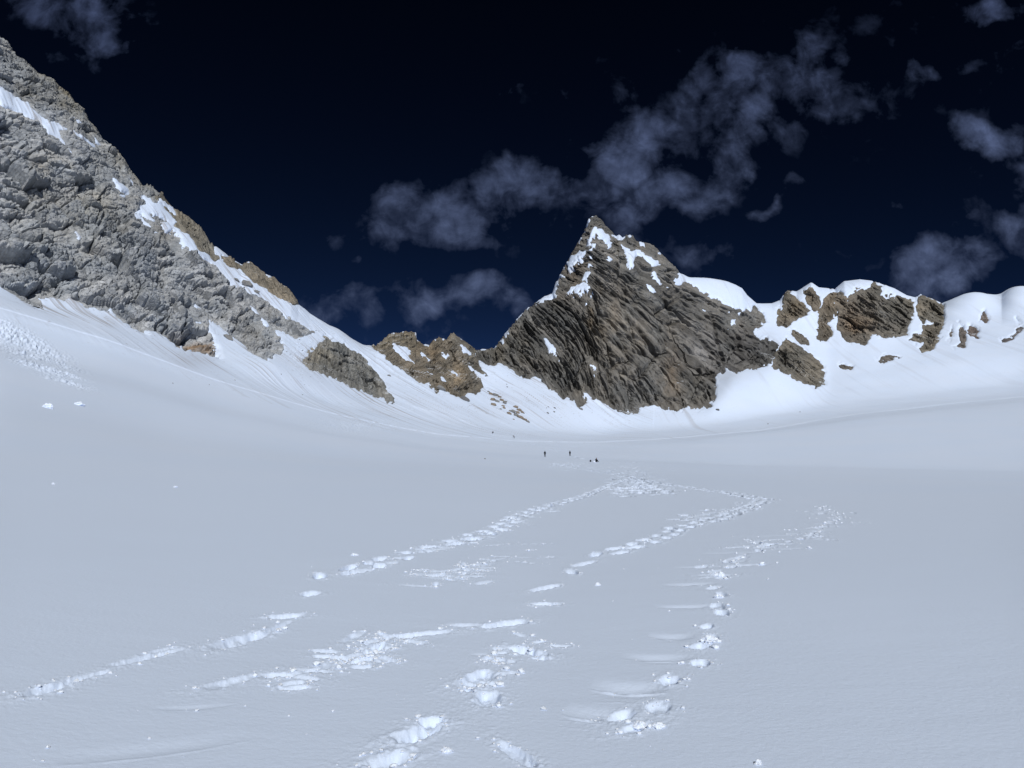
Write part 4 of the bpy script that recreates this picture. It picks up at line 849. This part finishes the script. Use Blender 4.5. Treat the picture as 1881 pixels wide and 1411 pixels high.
# ------------------------------------------------------------------ people (one continuous skinned body each)
CLOTH = plain_mat('dark_clothing', (.006, .007, .012), .8, .3, 8); CLOTH2 = plain_mat('dark_blue_clothing', (.02, .025, .05), .8, .3, 8)
SKIN = plain_mat('face_skin', (.28, .16, .11), .6, .05, 20); PACK = plain_mat('pack_fabric', (.03, .03, .035), .8, .3, 10)
def skinned(name, joints, bones, root, mats, head=None):
    """joints: name -> (x, y, z, radius)"""
    bm = bmesh.new(); lay = bm.verts.layers.skin.verify(); vs = {}
    for k_, (x, y, z, rad) in joints.items():
        v = bm.verts.new((x, y, z)); v[lay].radius = (rad, rad); v[lay].use_root = k_ == root; vs[k_] = v
    for a_, b_ in bones: bm.edges.new((vs[a_], vs[b_]))
    me = bpy.data.meshes.new(name + '_bones'); bm.to_mesh(me); bm.free()
    tmp = bpy.data.objects.new('tmp', me); COL.objects.link(tmp)
    sk = tmp.modifiers.new('s', 'SKIN'); sb = tmp.modifiers.new('b', 'SUBSURF'); sb.levels = 2; sb.render_levels = 2
    dg = bpy.context.evaluated_depsgraph_get(); out = bpy.data.meshes.new_from_object(tmp.evaluated_get(dg)); out.name = name
    bpy.data.objects.remove(tmp); bpy.data.meshes.remove(me); out.materials.clear()
    for m_ in mats: out.materials.append(m_)
    for p in out.polygons:
        p.use_smooth = True
        if head is not None and (p.center - head).length < .135 and p.center.y < head.y + .03: p.material_index = 1
    o = bpy.data.objects.new(name, out); COL.objects.link(o); return o
from mathutils import Vector
POSES = {
 'stand': dict(pel=(0,0,.94), che=(0,-.02,1.28), nec=(0,-.02,1.50), hea=(0,-.03,1.63), top=(0,-.02,1.74), shL=(-.19,0,1.42), shR=(.19,0,1.42), elL=(-.26,.03,1.13), elR=(.26,.03,1.13), haL=(-.24,-.08,.90), haR=(.25,-.08,.90),
               hiL=(-.10,0,.88), hiR=(.10,0,.88), knL=(-.12,-.03,.48), knR=(.12,.02,.48), anL=(-.13,.02,.08), anR=(.13,.06,.08), toL=(-.14,-.16,.04), toR=(.15,-.12,.04)),
 'bend': dict(pel=(.12,.05,.88), che=(-.12,-.02,1.12), nec=(-.30,-.05,1.22), hea=(-.42,-.06,1.22), top=(-.51,-.06,1.20), shL=(-.26,-.18,1.14), shR=(-.24,.14,1.16), elL=(-.34,-.22,.88), elR=(-.34,.18,.88), haL=(-.42,-.14,.66), haR=(-.44,.10,.66),
              hiL=(.12,-.08,.84), hiR=(.12,.10,.84), knL=(.02,-.10,.46), knR=(.16,.12,.46), anL=(.08,-.10,.08), anR=(.28,.12,.08), toL=(-.08,-.12,.04), toR=(.12,.12,.04)),
 'crouch': dict(pel=(0,.05,.34), che=(.10,-.04,.66), nec=(.15,-.08,.86), hea=(.17,-.11,.98), top=(.18,-.11,1.08), shL=(-.06,-.12,.78), shR=(.30,.0,.80), elL=(-.22,-.25,.58), elR=(.36,-.2,.56), haL=(-.32,-.38,.44), haR=(.24,-.38,.46),
              hiL=(-.10,0,.30), hiR=(.10,0,.30), knL=(-.26,-.34,.46), knR=(.14,-.40,.46), anL=(-.34,-.50,.08), anR=(.16,-.55,.08), toL=(-.42,-.66,.05), toR=(.16,-.72,.05)),
 'sit': dict(pel=(0,.05,.14), che=(0,-.02,.46), nec=(0,-.06,.66), hea=(0,-.09,.79), top=(0,-.08,.89), shL=(-.19,-.02,.58), shR=(.19,-.02,.58), elL=(-.27,-.16,.36), elR=(.27,-.16,.36), haL=(-.16,-.36,.34), haR=(.16,-.36,.34),
             hiL=(-.10,0,.12), hiR=(.10,0,.12), knL=(-.16,-.38,.40), knR=(.16,-.38,.40), anL=(-.14,-.62,.08), anR=(.14,-.62,.08), toL=(-.15,-.78,.05), toR=(.15,-.78,.05))}
RAD = dict(pel=.13, che=.145, nec=.062, hea=.10, top=.07, shL=.07, shR=.07, elL=.052, elR=.052, haL=.035, haR=.035, hiL=.095, hiR=.095, knL=.066, knR=.066, anL=.048, anR=.048, toL=.035, toR=.035)
BONES = [('pel','che'),('che','nec'),('nec','hea'),('hea','top'),('che','shL'),('che','shR'),('shL','elL'),('shR','elR'),('elL','haL'),('elR','haR'),('pel','hiL'),('pel','hiR'),('hiL','knL'),('hiR','knR'),('knL','anL'),('knR','anR'),('anL','toL'),('anR','toR')]
def person(px, py, pose, rot, mat, label, seed):
    J = {k_: (*v, RAD[k_] * (1.0 if k_ in ('hea', 'top', 'nec') else 1.32)) for k_, v in POSES[pose].items()}; bones = list(BONES)
    for S_ in 'LR':                                        # five short fingers on each hand
        h = np.array(J['ha' + S_][:3]); e = np.array(J['el' + S_][:3]); d = (h - e) / np.linalg.norm(h - e); sd = np.cross(d, (0, 1, 0)); sd /= max(np.linalg.norm(sd), 1e-6)
        for k_, (off, ln) in enumerate([(-.026, .060), (-.009, .078), (.009, .084), (.026, .074)]):
            a_ = h + d * .05 + sd * off; b_ = a_ + d * ln * .6 + np.array((0, -.012, 0)); c_ = b_ + d * ln * .5 + np.array((0, -.022, 0))
            J[f'f{S_}{k_}'] = (*a_, .009); J[f'g{S_}{k_}'] = (*b_, .008); J[f'i{S_}{k_}'] = (*c_, .007)
            bones += [('ha' + S_, f'f{S_}{k_}'), (f'f{S_}{k_}', f'g{S_}{k_}'), (f'g{S_}{k_}', f'i{S_}{k_}')]
        a_ = h - sd * .035 + d * .015; b_ = a_ - sd * .022 + d * .03
        J['t' + S_] = (*a_, .010); J['u' + S_] = (*b_, .009); bones += [('ha' + S_, 't' + S_), ('t' + S_, 'u' + S_)]
    hd = Vector(J['hea'][:3])
    o = skinned('person', J, bones, 'pel', [mat, SKIN], hd)
    # woollen hat, a child
    bm = bmesh.new(); bmesh.ops.create_uvsphere(bm, u_segments=20, v_segments=12, radius=.118)
    ax = (Vector(J['top'][:3]) - hd).normalized(); bmesh.ops.delete(bm, geom=[v for v in bm.verts if v.co.z < -.01], context='VERTS')
    q = Vector((0, 0, 1)).rotation_difference(ax)
    for v in bm.verts: v.co.z *= 1.15; v.co = q @ v.co + hd + ax * .035
    me = bpy.data.meshes.new('hat'); bm.to_mesh(me); bm.free(); me.materials.append(CLOTH2)
    h_ = bpy.data.objects.new('hat', me); COL.objects.link(h_); h_.parent = o
    _, t, r, (x, y, z) = hit(px, py); z = snow_z(x, y); o.location = (x, y, z - .03); o.rotation_euler = (0, 0, R(rot))
    o.scale = (1.1,) * 3; tag(o, label, 'person', 'people on the glacier'); return o
person(1001, 839.2, 'stand', 175, CLOTH, 'person in dark clothes standing upright on the snow, left of the two standing ones', 1)
person(1047, 838.6, 'stand', 200, CLOTH, 'person in dark clothes standing upright on the snow, right of the two standing ones', 2)
person(905, 799.8, 'crouch', 20, CLOTH, 'person in dark clothes crouching on the slope, highest and farthest left of all', 3)
person(944, 807.8, 'bend', 0, CLOTH, 'person in dark clothes bending forward on the slope track, second from left', 4)
person(1095.3, 848.6, 'sit', 25, CLOTH, 'person in dark clothes sitting on the snow at the crest, right of a bag', 5)
def backpack(px, py):
    bm = bmesh.new(); bmesh.ops.create_cube(bm, size=1)
    bmesh.ops.subdivide_edges(bm, edges=bm.edges[:], cuts=3, use_grid_fill=True)
    for v in bm.verts:
        k_ = 1 - .35 * (abs(v.co.z) * 2) ** 2; v.co.x *= .34 * k_; v.co.y *= .26 * k_ * (1 + .2 * v.co.z); v.co.z *= .52
    me = bpy.data.meshes.new('pack_body'); bm.to_mesh(me); bm.free(); me.materials.append(PACK)
    for p in me.polygons: p.use_smooth = True
    root = bpy.data.objects.new('backpack', None); COL.objects.link(root); b_ = bpy.data.objects.new('pack_body', me); COL.objects.link(b_); b_.parent = root; b_.location = (0, 0, .25)
    bm = bmesh.new(); bmesh.ops.create_uvsphere(bm, u_segments=16, v_segments=8, radius=1)
    for v in bm.verts: v.co.x *= .16; v.co.y *= .13; v.co.z *= .06
    me = bpy.data.meshes.new('lid'); bm.to_mesh(me); bm.free(); me.materials.append(CLOTH)
    l_ = bpy.data.objects.new('lid', me); COL.objects.link(l_); l_.parent = root; l_.location = (0, 0, .50)
    for s_ in (-1, 1):
        J = {'a': (s_ * .09, -.11, .44, .018), 'b': (s_ * .11, -.19, .32, .018), 'c': (s_ * .10, -.18, .18, .015), 'd': (s_ * .10, -.11, .08, .012)}
        st = skinned('shoulder_strap', J, [('a', 'b'), ('b', 'c'), ('c', 'd')], 'a', [CLOTH]); st.parent = root
    _, t, r, (x, y, z) = hit(px, py); z = snow_z(x, y); root.location = (x, y, z - .02); root.rotation_euler = (R(-14), R(8), R(30))
    tag(root, 'dark backpack standing on the snow at the crest, left of the sitting person', 'backpack')
backpack(1084.8, 848.4)
print('done', round(time.time() - T0, 1))
